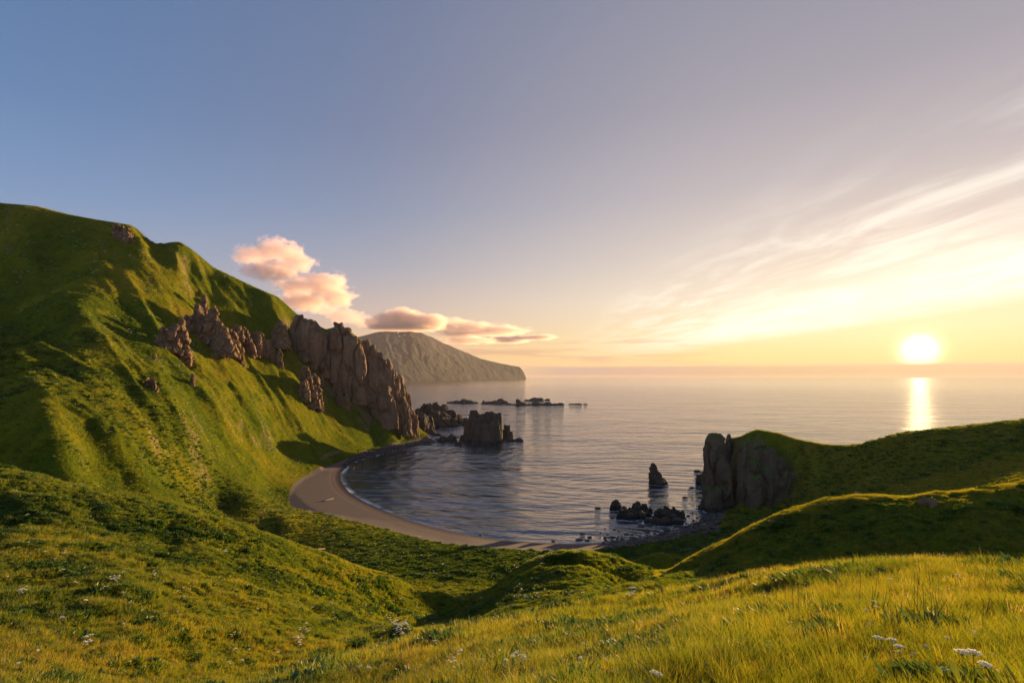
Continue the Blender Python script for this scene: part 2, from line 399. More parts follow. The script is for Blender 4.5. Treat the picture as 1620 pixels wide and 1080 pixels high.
# fall-line gullies on the mountain side
ax, ay = .53, .85
S = TX*ax+TY*ay; Tn = TX*ay-TY*ax
wob = fbm(S/60, Tn/90, s=31)*18
g1 = ridge((S+wob)/64, Tn/230, s=41, o=2); g2 = ridge((S+wob*.6)/22, Tn/110, s=43, o=2); g3 = ridge((S+wob*.6)/8, Tn/45, s=45, o=2)
TZ = TZ + mtn*(g1*10*sm(TZ,10,70) + g2*3.2 + g3*.6 + fbm(TX/20, TY/20, s=47, o=4)*2.6*sm(TZ, 10, 40))
spur([(285,386),(281,420),(290,450),(318,470),(335,520)], 9, 16)
spur([(130,497),(175,545),(225,600),(280,680),(330,760)], 10, 20)
spur([(235,500),(300,570),(350,640),(400,700)], 7, 16)
spur([(0,545),(60,600),(130,680),(220,770)], 8, 18)
spur([(205,356),(200,375),(190,385)], 5, 12)
spur([(60,330),(20,400),(-60,470)], 12, 40, False)
spur([(0,590),(90,650),(180,700),(250,745)], 5, 10)
spur([(150,610),(230,690),(290,750)], 4, 9)
spur([(260,560),(330,640),(380,700)], 4, 9)
spur([(470,560),(530,625),(600,672)], 4, 8)
spur([(440,590),(500,650),(560,700)], 5, 12)
# fan of small ribs at the foot of the slope under the cliff
for (a, b) in (((480,600),(545,672)), ((520,630),(590,690)), ((560,645),(625,695)), ((420,590),(480,690)), ((360,600),(430,715))):
    spur([a, ((a[0]+b[0])/2+4, (a[1]+b[1])/2), b], 4.0, 9)
# dark hollow left of the crest, hollow in the centre knoll
# rounded hummocks
hum = fbm(TX/26, TY/26, s=3, o=4)
TZ = TZ + hum*1.1*sm(TY, 60, 130)*(1-mtn)*sm(TZ, 5, 14)
def pit(px, py, Y, r, A, pw=2):
    global TZ
    x, y = wx(px, Y), Y; d = np.sqrt((TX-x)**2+(TY-y)**2)/r
    TZ -= A*np.exp(-d**4)
pit(893, 908, 104, 4.2, 3.6)
pit(240, 800, 130, 7, 4)
# fine relief of tussocks
clump = np.abs(fbm(TX/2.6, TY/2.6, s=11, o=3))
TZ = TZ + (.32-clump)*(.9-.6*sm(TY, 98, 140)*sm(GPm, 860, 760))*sm(TY, 22, 60)*sm(TZ, 4, 9)*(1-sm(TY, 300, 500))
TZ = TZ + fbm(TX/3.5, TY/3.5, s=12, o=3)*.22*sm(TY, 12, 40)*sm(TZ, 4, 9)
TZ = TZ + fbm(TX/1.3, TY/1.3, s=13, o=2)*.06*sm(TY, 3, 8)*(TY < 120)
TZ = TZ + fbm(TX/9, TY/9, s=14, o=4)*1.5*sm(TY, 200, 330)*sm(TZ, 8, 25)
# shore held to its line
land_floor = np.minimum(dc*.075, 2.6)
TZ = np.where(ins, np.minimum(TZ, -.02-np.minimum(dc*.06, 6)), np.where(near & (dc < 60), np.maximum(TZ, .03+land_floor), TZ))
low = (~ins) & near & (dc < 22)
cap = .1+dc*.13+np.maximum(dc-16, 0)*.6
TZ = np.where(low & (GPm < 1105), np.minimum(TZ, cap), TZ)

sand_in = [(1135,846),(1110,843),(1060,852),(1000,865),(930,872),(870,873),(800,869),(700,861),(600,836),(520,816),(462,803),(458,782),(468,764),(498,745),(532,731),(565,718),(600,707),(660,694),(700,684),(735,678)]
sand_xy = smooth_poly([sea_pt(p, r, 2.4) for p, r in sand_in], 4)
sand_poly = sand_xy + [sea_pt(760,690), sea_pt(900,800), sea_pt(1150,800)]
ds, _ = seg_dist(TX[near], TY[near], sand_xy)
si = inside(TX[near], TY[near], sand_poly)
A_sand = np.zeros(TX.shape); A_sand[near] = np.clip(.5+np.where(si, ds, -ds)/3.0, 0, 1); A_sand[ins] = 1
skyl = np.interp(GPm, [-2400,-600,-200,0,60,110,160,205,240,262,285,310,335,400,440,470,515,535,550,585,610,635,655,690,1100,1112,1140,1170,1197,1230,1262,1300,1335,1365,1400,1440,1500,1560,1620,1800,2300],
    [250,290,300,321,327,340,349,356,376,384,383,400,422,453,470,498,521,517,522,548,572,620,668,700,700,705,694,692,680,685,695,702,705,702,692,683,677,671,665,651,600])
capz = H-(skyl+1.0-HR)*TY/F
farm = TY > 175
TZ = np.where(farm & (TZ > capz), capz+np.minimum(0.15*(TZ-capz), .4), TZ)
# boulder strips along the shore
rub = sm(GPm, 540, 575)*(GPm < 800)*sm(TY, 400, 450) + sm(GPm, 925, 1010)*(GPm > 800)
A_rub = np.clip(rub, 0, 1)*A_sand

def row_of(x, y, z): return HR+(H-z)*F/y
def tz_at(x, y):
    """height of the ground under world points"""
    x = np.asarray(x, float); y = np.asarray(y, float)
    px = 810+F*x/y; l = np.log(y)
    j = np.clip(np.searchsorted(GP, px)-1, 0, len(GP)-2); i = np.clip(np.searchsorted(GL, l)-1, 0, len(GL)-2)
    u = np.clip((px-GP[j])/(GP[j+1]-GP[j]), 0, 1); v = np.clip((l-GL[i])/(GL[i+1]-GL[i]), 0, 1)
    return (TZ[i, j]*(1-u)+TZ[i, j+1]*u)*(1-v)+(TZ[i+1, j]*(1-u)+TZ[i+1, j+1]*u)*v
print('terrain', TX.shape, round(time.time()-T0, 1))

# ------------------------------------------------------------ materials
def mat(name):
    m = bpy.data.materials.new(name); m.use_nodes = True; n = NT(m.node_tree); n.n.clear()
    o = n.new('ShaderNodeOutputMaterial'); return m, n, o
def principled(n, color, rough=.9, spec=.2, normal=None, **kw):
    p = n.new('ShaderNodeBsdfPrincipled'); n.put(p.inputs['Base Color'], color); n.put(p.inputs['Roughness'], rough)
    n.put(p.inputs['Specular IOR Level'], spec)
    if normal is not None: n.l.new(normal, p.inputs['Normal'])
    for k, v in kw.items(): n.put(p.inputs[k], v)
    return p.outputs[0]
def bump(n, h, dist, strength=1.0, normal=None):
    b = n.new('ShaderNodeBump'); n.put(b.inputs['Height'], h); b.inputs['Distance'].default_value = dist; n.put(b.inputs['Strength'], strength)
    if normal is not None: n.l.new(normal, b.inputs['Normal'])
    return b.outputs[0]

GRASS_COL = [(0, (.026,.047,.004,1)), (.35, (.060,.083,.006,1)), (.62, (.108,.112,.007,1)), (.82, (.140,.124,.010,1)), (1, (.155,.108,.018,1))]
def m_ground():
    m, n, o = mat('ground')
    P = n.new('ShaderNodeTexCoord').outputs['Object']
    tint = n.attr('tint')['Fac']; sand = n.attr('sand')['Fac']; rub = n.attr('rubble')['Fac']; far = n.attr('far')['Fac']
    geo = n.new('ShaderNodeNewGeometry'); nz = n.sep(geo.outputs['True Normal'])[2]
    a = n.noise(P, .9, 6, .6); b = n.noise(P, .07, 5, .55); c = n.noise(P, .35, 4, .6)
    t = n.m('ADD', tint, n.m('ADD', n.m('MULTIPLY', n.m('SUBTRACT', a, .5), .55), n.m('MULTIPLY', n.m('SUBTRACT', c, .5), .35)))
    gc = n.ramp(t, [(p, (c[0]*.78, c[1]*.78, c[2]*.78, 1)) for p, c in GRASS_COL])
    bare = n.m('MULTIPLY', n.m('SUBTRACT', 1, n.ss(nz, .36, .52)), n.ss(a, .35, .6))
    gc = n.mix(n.m('MULTIPLY', bare, far), gc, (.16,.11,.07,1))
    sn = n.noise(P, .25, 5, .6); s2 = n.noise(P, 3.0, 4, .7)
    wet = n.attr('wet')['Fac']
    sc = n.mix(sn, (.048,.029,.024,1), (.082,.052,.043,1))
    sc = n.mix(n.m('MULTIPLY', n.ss(s2, .45, .75), .4), sc, (.10,.075,.06,1))
    band = n.ramp(n.m('ADD', wet, n.m('MULTIPLY', n.m('SUBTRACT', sn, .5), .16)), [(0,(.022,.015,.012,1)), (.10,(.035,.022,.017,1)), (.20,(.045,.024,.018,1)), (.25,(.12,.052,.034,1)), (.30,(.040,.024,.019,1)), (.38,(.10,.055,.040,1)), (.5,(.060,.040,.034,1))])
    sc = n.mix(1.0, sc, n.mix(n.ss(wet, .36, .46), band, sc)) if False else n.mix(n.ss(wet, .40, .60), band, sc)
    vor = n.new('ShaderNodeTexVoronoi'); n.put(vor.inputs['Vector'], P); vor.inputs['Scale'].default_value = .7
    rc = n.mix(vor.outputs['Color'], (.030,.022,.018,1), (.085,.058,.042,1))
    sc = n.mix(n.m('MULTIPLY', rub, n.ss(a, .3, .5)), sc, rc)
    sandm = n.ss(n.m('ADD', sand, n.m('MULTIPLY', n.m('SUBTRACT', c, .5), .5)), .42, .55)
    colr = n.mix(sandm, gc, sc)
    hf = n.m('ADD', n.noise(P, 1.6, 5, .65), n.m('MULTIPLY', n.noise(P, .45, 3, .6), 1.2))
    hs = n.m('MULTIPLY', vor.outputs['Distance'], rub)
    n1 = bump(n, hf, 1.0, n.m('MULTIPLY', n.m('SUBTRACT', 1, sandm), .8))
    n2 = bump(n, n.m('MULTIPLY', hs, -1.0), 1.2, n.m('MULTIPLY', sandm, .9), n1)
    rough = n.mix(n.m('MULTIPLY', sandm, n.m('SUBTRACT', 1, n.ss(wet, .0, .3))), .95, .35)
    s = principled(n, colr, rough, n.m('MULTIPLY', sandm, .3), n2)
    n.l.new(s, o.inputs[0]); return m
def m_rock(name, ca, cb, green=0.0, scale=1.0, bs=1.0, wetdark=True):
    m, n, o = mat(name)
    P = n.new('ShaderNodeTexCoord').outputs['Object']
    geo = n.new('ShaderNodeNewGeometry'); nz = n.sep(geo.outputs['Normal'])[2]; pz = n.sep(geo.outputs['Position'])[2]
    Ps = n.v('MULTIPLY', P, (1, 1, .35))
    a = n.noise(Ps, .12*scale, 6, .62, .4); b = n.noise(P, .9*scale, 6, .7); c = n.noise(Ps, .5*scale, 5, .7)
    colr = n.mix(n.ss(a, .3, .7), ca, cb)
    colr = n.mix(n.m('MULTIPLY', n.ss(b, .45, .7), .55), colr, tuple(x*.45 for x in ca[:3])+(1,))
    colr = n.mix(n.m('MULTIPLY', n.ss(c, .55, .75), .3), colr, tuple(min(1, x*1.5) for x in cb[:3])+(1,))
    if green:
        gm = n.m('MULTIPLY', n.ss(n.m('ADD', nz, n.m('MULTIPLY', n.m('SUBTRACT', c, .5), .9)), .62-.35*green, .85-.35*green), min(1, green*1.3))
        colr = n.mix(gm, colr, n.mix(b, (.030,.045,.010,1), (.085,.080,.018,1)))
    if wetdark: colr = n.mix(n.m('SUBTRACT', 1, n.ss(n.m('ADD', pz, n.m('MULTIPLY', b, 2)), 1.5, 4.5)), colr, (.018,.014,.012,1))
    n1 = bump(n, n.m('ADD', c, n.m('MULTIPLY', b, .6)), 1.6/scale*bs, .9)
    n.l.new(principled(n, colr, .88, .2, n1), o.inputs[0]); return m
def m_leaf(name, stops, trans=.45):
    m, n, o = mat(name)
    t = n.attr('tint', 'INSTANCER')['Fac']; at = n.attr('blade')['Fac']
    cr = n.ramp(n.m('ADD', t, n.m('MULTIPLY', n.m('SUBTRACT', at, .5), .35)), stops)
    d = n.new('ShaderNodeBsdfDiffuse'); n.put(d.inputs[0], cr)
    tr = n.new('ShaderNodeBsdfTranslucent'); n.put(tr.inputs[0], n.mix(1.0, cr, (2.3,2.05,.7,1), 'MULTIPLY'))
    mx = n.new('ShaderNodeMixShader'); mx.inputs[0].default_value = trans
    n.l.new(d.outputs[0], mx.inputs[1]); n.l.new(tr.outputs[0], mx.inputs[2])
    gl = n.new('ShaderNodeBsdfGlossy'); gl.inputs['Roughness'].default_value = .5; gl.inputs[0].default_value = (.9,.85,.7,1)
    m2 = n.new('ShaderNodeMixShader'); m2.inputs[0].default_value = .025
    n.l.new(mx.outputs[0], m2.inputs[1]); n.l.new(gl.outputs[0], m2.inputs[2])
    n.l.new(m2.outputs[0], o.inputs[0]); return m
def m_flat(name, c, rough=.8, trans=0.0):
    m, n, o = mat(name); P = n.new('ShaderNodeTexCoord').outputs['Object']
    cr = n.mix(n.noise(P, 30, 3), tuple(x*.75 for x in c)+(1,), tuple(min(1, x*1.15) for x in c)+(1,))
    s = principled(n, cr, rough, .2)
    if trans:
        tr = n.new('ShaderNodeBsdfTranslucent'); n.put(tr.inputs[0], cr); mx = n.new('ShaderNodeMixShader'); mx.inputs[0].default_value = trans
        n.l.new(s, mx.inputs[1]); n.l.new(tr.outputs[0], mx.inputs[2]); s = mx.outputs[0]
    n.l.new(s, o.inputs[0]); return m
def m_sea():
    m, n, o = mat('sea_water')
    P = n.new('ShaderNodeTexCoord').outputs['Object']
    ph = n.attr('shore')['Fac']                      # metres from the beach
    sw = n.noise(n.v('MULTIPLY', P, (.35, 1, 1)), .045, 3, .5)
    phase = n.m('ADD', ph, n.m('MULTIPLY', sw, 26))
    w1 = n.m('SINE', n.m('MULTIPLY', phase, 2*pi/13.5))
    amp = n.m('MULTIPLY', n.m('SUBTRACT', 1, n.ss(ph, 160, 420)), n.noise(P, .03, 2))
    rot = n.new('ShaderNodeVectorRotate'); rot.rotation_type = 'Z_AXIS'; n.put(rot.inputs['Vector'], P); rot.inputs['Angle'].default_value = radians(14)
    R = n.v('MULTIPLY', rot.outputs[0], (.28, 1, 1))
    w2 = n.noise(R, .085, 3, .55, .3); w3 = n.noise(R, .35, 4, .6, .4); w4 = n.noise(n.v('MULTIPLY', P, (.6, 1, 1)), 1.6, 3, .6)
    h = n.m('ADD', n.m('MULTIPLY', n.m('MULTIPLY', w1, amp), .42), n.m('ADD', n.m('MULTIPLY', w2, 3.3), n.m('ADD', n.m('MULTIPLY', w3, .62), n.m('MULTIPLY', w4, .10))))
    w0 = n.noise(n.v('MULTIPLY', P, (.45, 1, 1)), .028, 3, .5, .3); w00 = n.noise(n.v('MULTIPLY', P, (.5, 1, 1)), .009, 3, .5, .3)
    h = n.m('ADD', h, n.m('ADD', n.m('MULTIPLY', w0, 4.5), n.m('MULTIPLY', w00, 13.0)))
    far = n.ss(n.v('LENGTH', P), 600, 5000)
    nb = bump(n, h, 1.0, n.m('SUBTRACT', 1, n.m('ADD', n.m('MULTIPLY', n.ss(n.v('LENGTH', P), 450, 1300), .14), n.m('MULTIPLY', n.ss(n.v('LENGTH', P), 1500, 6000), .5))))
    fo = n.noise(n.v('MULTIPLY', P, (1, 1, 1)), .9, 5, .7)
    fl = n.noise(P, .035, 2, .5)
    foam = n.m('MULTIPLY', n.m('SUBTRACT', 1, n.ss(n.m('ADD', ph, n.m('MULTIPLY', fo, 6.0)), 2.8, 7.5)), n.m('MULTIPLY', n.m('ADD', .15, n.m('MULTIPLY', n.m('SUBTRACT', 1, n.ss(n.sep(P)[0], -140, -40)), .7)), n.m('ADD', .35, n.m('MULTIPLY', n.ss(fl, .40, .56), .9))))
    wa = n.attr('wash')['Fac']; foam = n.m('ADD', foam, n.m('MULTIPLY', n.m('SUBTRACT', 1, n.ss(n.m('ADD', wa, n.m('MULTIPLY', fo, 5.5)), 2.4, 4.8)), .55), clamp=True)
    colr = n.mix(foam, (.010,.017,.020,1), (.62,.60,.60,1))
    rough = n.m('ADD', n.m('MULTIPLY', n.ss(n.v('LENGTH', P), 500, 3500), .0), n.m('ADD', .05, n.m('MULTIPLY', foam, .5)))
    p = principled(n, colr, rough, .5, nb); 
    for k in n.n:
        if k.type == 'BSDF_PRINCIPLED': k.inputs['IOR'].default_value = 2.1
    n.l.new(p, o.inputs[0]); return m
def m_volcano():
    m, n, o = mat('distant_slope')
    P = n.new('ShaderNodeTexCoord').outputs['Object']; geo = n.new('ShaderNodeNewGeometry'); pz = n.sep(geo.outputs['Position'])[2]
    a = n.noise(P, .004, 6, .6); b = n.noise(P, .0012, 5, .6)
    g = n.mix(a, (.017,.016,.007,1), (.036,.029,.013,1))
    r = n.mix(a, (.022,.016,.014,1), (.038,.028,.023,1))
    colr = n.mix(n.ss(n.m('ADD', n.m('MULTIPLY', n.m('SUBTRACT', b, .5), 900), pz), 350, 800), g, r)
    snow = n.m('MULTIPLY', n.ss(a, .66, .70), n.ss(pz, 880, 940))
    colr = n.mix(snow, colr, (.8,.8,.82,1))
    n.l.new(principled(n, colr, .95, .1, bump(n, a, 90, .8)), o.inputs[0]); return m

M_GROUND = m_ground()
M_CLIFF = m_rock('weathered_cliff', (.125,.074,.045,1), (.235,.140,.078,1), green=.5, scale=.8)
M_HEAD = m_rock('headland_cliff', (.066,.043,.029,1), (.125,.080,.050,1), green=.95, scale=.9)
M_SEAROCK = m_rock('sea_rock', (.042,.028,.020,1), (.085,.057,.038,1), green=0, scale=1.2)
M_BOULDER = m_rock('boulder', (.030,.022,.018,1), (.075,.053,.041,1), green=0, scale=3, bs=.3, wetdark=False)
M_GRASS = m_leaf('grass_blades', GRASS_COL, .5)
M_HERB = m_leaf('herb_leaves', [(0, (.014,.034,.003,1)), (.5, (.035,.065,.004,1)), (1, (.075,.090,.008,1))], .35)
M_SEED = m_leaf('seed_heads', [(0, (.17,.14,.07,1)), (1, (.25,.19,.11,1))], .5)
M_PETAL = m_flat('white_petals', (.95,.92,.84), .8, .7)
M_STEM = m_flat('green_stem', (.10,.11,.03), .7, .2)
M_DRIFT = m_flat('driftwood', (.22,.18,.15), .9)

# ------------------------------------------------------------ mesh helpers
def mesh_from(name, V, Fq, m=None, smooth=True):
    me = bpy.data.meshes.new(name); V = np.asarray(V, np.float32)
    me.vertices.add(len(V)); me.vertices.foreach_set('co', V.ravel())
    if isinstance(Fq, np.ndarray):
        k = Fq.shape[1]; me.loops.add(Fq.size); me.loops.foreach_set('vertex_index', Fq.ravel().astype(np.int32))
        me.polygons.add(len(Fq)); me.polygons.foreach_set('loop_start', np.arange(0, Fq.size, k, dtype=np.int32))
    else:
        ls = np.cumsum([0]+[len(f) for f in Fq])
        me.loops.add(int(ls[-1])); me.loops.foreach_set('vertex_index', np.array([i for f in Fq for i in f], np.int32))
        me.polygons.add(len(Fq)); me.polygons.foreach_set('loop_start', ls[:-1].astype(np.int32))
    me.update(calc_edges=True); me.validate()
    if smooth: me.polygons.foreach_set('use_smooth', np.ones(len(me.polygons), bool))
    if m: me.materials.append(m)
    return me
def link(name, me, parent=None, loc=None):
    o = bpy.data.objects.new(name, me); col.objects.link(o)
    if parent: o.parent = parent
    if loc is not None: o.location = loc
    return o
def add_attr(me, name, vals):
    a = me.attributes.new(name, 'FLOAT', 'POINT'); a.data.foreach_set('value', np.asarray(vals, np.float32).ravel())
def tag(o, label, cat, group=None, kind=None):
    if label: o['label'] = label
    if cat: o['category'] = cat
    if group: o['group'] = group
    if kind: o['kind'] = kind
    return o

# ------------------------------------------------------------ ground sheets
big = fbm(TX/40, TY/40, s=51, o=4); med = fbm(TX/7, TY/7, s=53, o=3); sml = fbm(TX/1.8, TY/1.8, s=54, o=3)
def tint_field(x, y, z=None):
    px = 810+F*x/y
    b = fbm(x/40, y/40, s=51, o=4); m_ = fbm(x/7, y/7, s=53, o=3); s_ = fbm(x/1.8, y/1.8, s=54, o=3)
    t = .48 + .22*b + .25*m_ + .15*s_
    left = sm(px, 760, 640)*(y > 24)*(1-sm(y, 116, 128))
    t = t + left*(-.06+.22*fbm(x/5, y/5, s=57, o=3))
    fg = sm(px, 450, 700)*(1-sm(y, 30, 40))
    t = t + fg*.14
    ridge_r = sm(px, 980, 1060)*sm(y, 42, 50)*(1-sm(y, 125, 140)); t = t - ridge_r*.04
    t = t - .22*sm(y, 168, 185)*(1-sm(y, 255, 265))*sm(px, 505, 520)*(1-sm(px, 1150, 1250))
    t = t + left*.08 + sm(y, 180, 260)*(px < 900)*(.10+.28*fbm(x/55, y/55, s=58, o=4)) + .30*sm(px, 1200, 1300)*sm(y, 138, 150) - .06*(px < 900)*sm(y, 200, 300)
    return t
A_tint = tint_field(TX, TY)
A_far = sm(TY, 60, 120)
A_wet = np.clip(dc/22, 0, 1); A_wet[ins] = 0

# region index of every cell, borders lying in the hidden dips
cellY = TY[:-1, :-1]; cellP = GPm[:-1, :-1]; cellS = A_sand[:-1, :-1]; cellZ = TZ[:-1, :-1]
fgY = np.interp(cellP, [-2400, 0, 430, 560, 700, 900, 1060, 1200, 1480, 1800, 4000], [12, 16, 27, 34, 43, 50, 48, 43, 36, 34, 34])
leftY = np.interp(cellP, [-2400, 0, 250, 520, 760], [123, 117, 117, 126, 124])
reg = np.zeros(cellY.shape, int)                                  # 0 meadow
reg[(cellY >= fgY)] = 1                                           # 1 hillside (left) ...
reg[(cellY >= fgY) & (cellP > 765)] = 2                           # 2 knoll
reg[(cellY >= fgY) & (cellP > 1020) & (cellY < 135)] = 3          # 3 ridge on the right
reg[(cellY > leftY) & (cellP <= 765)] = 4                         # mountain side
ter = (cellY > 165) & (cellY < 300) & (cellP > 395) & (cellP < 1180) & (cellZ < 16); reg[ter] = 5      # terrace
reg[(cellY > leftY) & (cellY <= 165) & (cellP > 480) & (cellP <= 765)] = 5
reg[(cellY > 150) & (cellP > 900) & (reg == 2)] = 5
reg[(cellY >= 135) & (cellP > 1020) & ~ter] = 6                   # headland hills
reg[(cellS > .5)] = 7                                             # beach and sea bed
reg[(cellY > 300) & (reg == 5)] = 4
names = {0: 'foreground_meadow', 1: 'grassy_hillside', 2: 'grassy_knoll', 3: 'shaded_ridge', 4: 'mountain_slope', 5: 'grassy_terrace', 6: 'headland_hill', 7: 'beach'}
R_, C_ = TX.shape
idx = np.arange(R_*C_).reshape(R_, C_)
quads = np.stack([idx[:-1, :-1], idx[:-1, 1:], idx[1:, 1:], idx[1:, :-1]], -1)
VV = np.stack([TX, TY, TZ], -1).reshape(-1, 3)
for k, nm in names.items():
    q = quads[reg == k].reshape(-1, 4)
    if not len(q): continue
    u, inv = np.unique(q, return_inverse=True); q = inv.reshape(q.shape)
    me = mesh_from(nm, VV[u], q.astype(np.int32), M_GROUND)
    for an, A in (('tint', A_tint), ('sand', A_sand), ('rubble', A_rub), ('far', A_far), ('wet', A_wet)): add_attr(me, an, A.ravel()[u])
    o = link(nm, me); o['kind'] = 'structure'
print('ground', round(time.time()-T0, 1))

# ------------------------------------------------------------ distant volcano
def build_volcano():
    sky_pts = [(430,545),(500,528),(560,531),(585,523),(600,518),(650,517),(668,520),(690,532),(705,541),(730,553),(760,566),(785,573),(806,577),(822,580),(828,587),(833,599)]
    sp = np.linspace(430, 833, 260); ridge_row = np.interp(sp, *zip(*sky_pts))
    rng = np.random.default_rng(4)
    ysh = 7400+7100*((sp-430)/403.)**2
    dep = 80+1900*(1-((sp-430)/403.)**3)
    yr = ysh+dep; zr = H+(HR-ridge_row)*yr/F
    zr = zr + fbm(sp/9, sp*0, s=8)*zr*.015; zr = zr*(1-(1-1066/zr.max())*(zr/zr.max())**2); zr = np.minimum(zr, 1066)
    T = np.r_[np.linspace(0, 1, 90), 1+np.linspace(.05, 1, 14)]
    V = []
    for t in T:
        if t <= 1: Yt = ysh+(yr-ysh)*t; prof = t**1.25
        else: Yt = yr+dep*(t-1)*1.2; prof = (2-t)
        z = zr*prof; px = sp - (1-min(t, 1))*0
        x = (px-810)/F*Yt
        run = sp + (1-t)*(-38) + fbm(sp/30, np.full_like(sp, t*3), s=77, o=3)*14                        # ribs run down to the right
        g = ridge(run/17, np.full_like(sp, t*.8), s=21, o=3)*34 + ridge(run/7, np.full_like(sp, t*3), s=25, o=3)*14 + fbm(sp/12, np.full_like(sp, t*6), s=29, o=4)*30
        env = np.sin(np.clip(t, 0, 1)*pi)**.6 if t <= 1 else 0
        z = z+g*env*np.clip(zr/700, .1, 1)
        z = np.where(sp > 832.5, -5, z)
        if t == 0: z = z*0-3
        V.append(np.stack([x, Yt, z], -1))
    V = np.array(V); R2, C2 = V.shape[:2]; ii = np.arange(R2*C2).reshape(R2, C2)
    q = np.stack([ii[:-1, :-1], ii[:-1, 1:], ii[1:, 1:], ii[1:, :-1]], -1).reshape(-1, 4)
    me = mesh_from('mountain', V.reshape(-1, 3), q.astype(np.int32), m_volcano())
    o = link('distant_mountain', me); o['kind'] = 'structure'
build_volcano()

# ------------------------------------------------------------ rocks
def voro(p, s=0):
    """F1 and F2 of a 3-D cell pattern"""
    ip = np.floor(p).astype(np.int64); f1 = np.full(len(p), 9.); f2 = np.full(len(p), 9.); cid = np.zeros(len(p))
    for a in (-1, 0, 1):
        for b in (-1, 0, 1):
            for c in (-1, 0, 1):
                i, j, k = ip[:, 0]+a, ip[:, 1]+b, ip[:, 2]+c
                d = np.sqrt((i+_h(i, j, k, s)-p[:, 0])**2+(j+_h(i, j, k, s+1)-p[:, 1])**2+(k+_h(i, j, k, s+2)-p[:, 2])**2)
                cid = np.where(d < f1, _h(i, j, k, s+3), cid)
                f2 = np.where(d < f1, f1, np.minimum(f2, d)); f1 = np.minimum(f1, d)
    return f1, f2, cid
def pillar(cx, cy_, z0, z1, rx, ry, lean, seed, taper=.35, dome=.5):
    rng = np.random.default_rng(seed); nf = rng.integers(5, 8); ph = np.sort(rng.uniform(0, 2*pi, nf)*.35+np.arange(nf)*2*pi/nf*.95)
    dk = rng.uniform(.78, 1.05, nf); seg = 28; th = np.arange(seg)*2*pi/seg
    pr = np.min([dk[k]/np.maximum(np.cos(th-ph[k]), .25) for k in range(nf)], axis=0); pr = np.minimum(pr, 1.18)
    V = []; n = 16
    for i in range(n):
        t = i/(n-1); z = z0+(z1-z0)*(1-(1-t)**1.15)
        e = (1-taper*t)*(1-dome*max(0, (t-.7)/.3)**2)
        V.append(np.c_[cx+lean[0]*t+pr*e*rx*np.cos(th), cy_+lean[1]*t+pr*e*ry*np.sin(th), np.full(seg, z)])
    V = np.concatenate(V); Fc = []
    for i in range(n-1):
        for j in range(seg): Fc.append((i*seg+j, i*seg+(j+1) % seg, (i+1)*seg+(j+1) % seg, (i+1)*seg+j))
    Fc.append(tuple(range(seg))[::-1]); Fc.append(tuple((n-1)*seg+j for j in range(seg)))
    return V, Fc
def rock_mesh(name, pillars, voxel, m, amp=1.0, cell=6.0, seed=0, crack=1.0, vs_=.36):
    V = []; Fc = []; k = 0
    for p in pillars:
        v, f = pillar(*p, dome=.12 if name == 'sea_stack' else .5); V.append(v); Fc += [tuple(i+k for i in q) for q in f]; k += len(v)
    V = np.concatenate(V); c = np.array([V[:, 0].mean(), V[:, 1].mean(), V[:, 2].min()])
    me = mesh_from('tmp', V-c, Fc); ob = bpy.data.objects.new('tmp', me); col.objects.link(ob)
    md = ob.modifiers.new('r', 'REMESH'); md.mode = 'VOXEL'; md.voxel_size = voxel
    dg = bpy.context.evaluated_depsgraph_get(); dg.update(); m2 = bpy.data.meshes.new_from_object(ob.evaluated_get(dg))
    bpy.data.objects.remove(ob); bpy.data.meshes.remove(me)
    n = len(m2.vertices); co = np.empty(n*3, np.float32); m2.vertices.foreach_get('co', co); co = co.reshape(-1, 3).astype(float)
    no = np.empty(n*3, np.float32); m2.vertices.foreach_get('normal', no); no = no.reshape(-1, 3).astype(float)
    P = co+c; L = cell
    w = np.c_[fbm(P[:, 0]/L, P[:, 1]/L, P[:, 2]/L, s=seed+60, o=2), fbm(P[:, 0]/L, P[:, 1]/L, P[:, 2]/L, s=seed+70, o=2), 0*P[:, 0]]*.35
    f1, f2, ci = voro(P*np.array([1/L, 1/L, vs_/L])+w, seed)
    e = f2-f1; cr = np.exp(-(e/.10)**2)
    f1b, f2b, cib = voro(P*np.array([2.4/L, 2.4/L, 2.4*vs_/L])+w*2, seed+5); crb = np.exp(-((f2b-f1b)/.12)**2)
    edge = np.clip((f2-f1)/.10, 0, 1); edgb = np.clip((f2b-f1b)/.12, 0, 1)
    d = amp*(-.9*crack*cr-.15*crack*crb + 1.5*(ci-.5)*edge + .55*(cib-.5)*edgb + 1.0*fbm(P[:, 0]/L/1.5, P[:, 1]/L/1.5, P[:, 2]/L/2.5, s=seed+80, o=4) + .28*ridge(P[:, 0]/L*2.3, P[:, 1]/L*2.3, P[:, 2]/L*1.2, s=seed+90, o=3))
    co = co+no*d[:, None]
    m2.vertices.foreach_set('co', co.astype(np.float32).ravel()); m2.materials.clear(); m2.materials.append(m)
    m2.polygons.foreach_set('use_smooth', np.zeros(len(m2.polygons), bool)); m2.update(); m2.name = name
    return m2, c
_seed = [100]
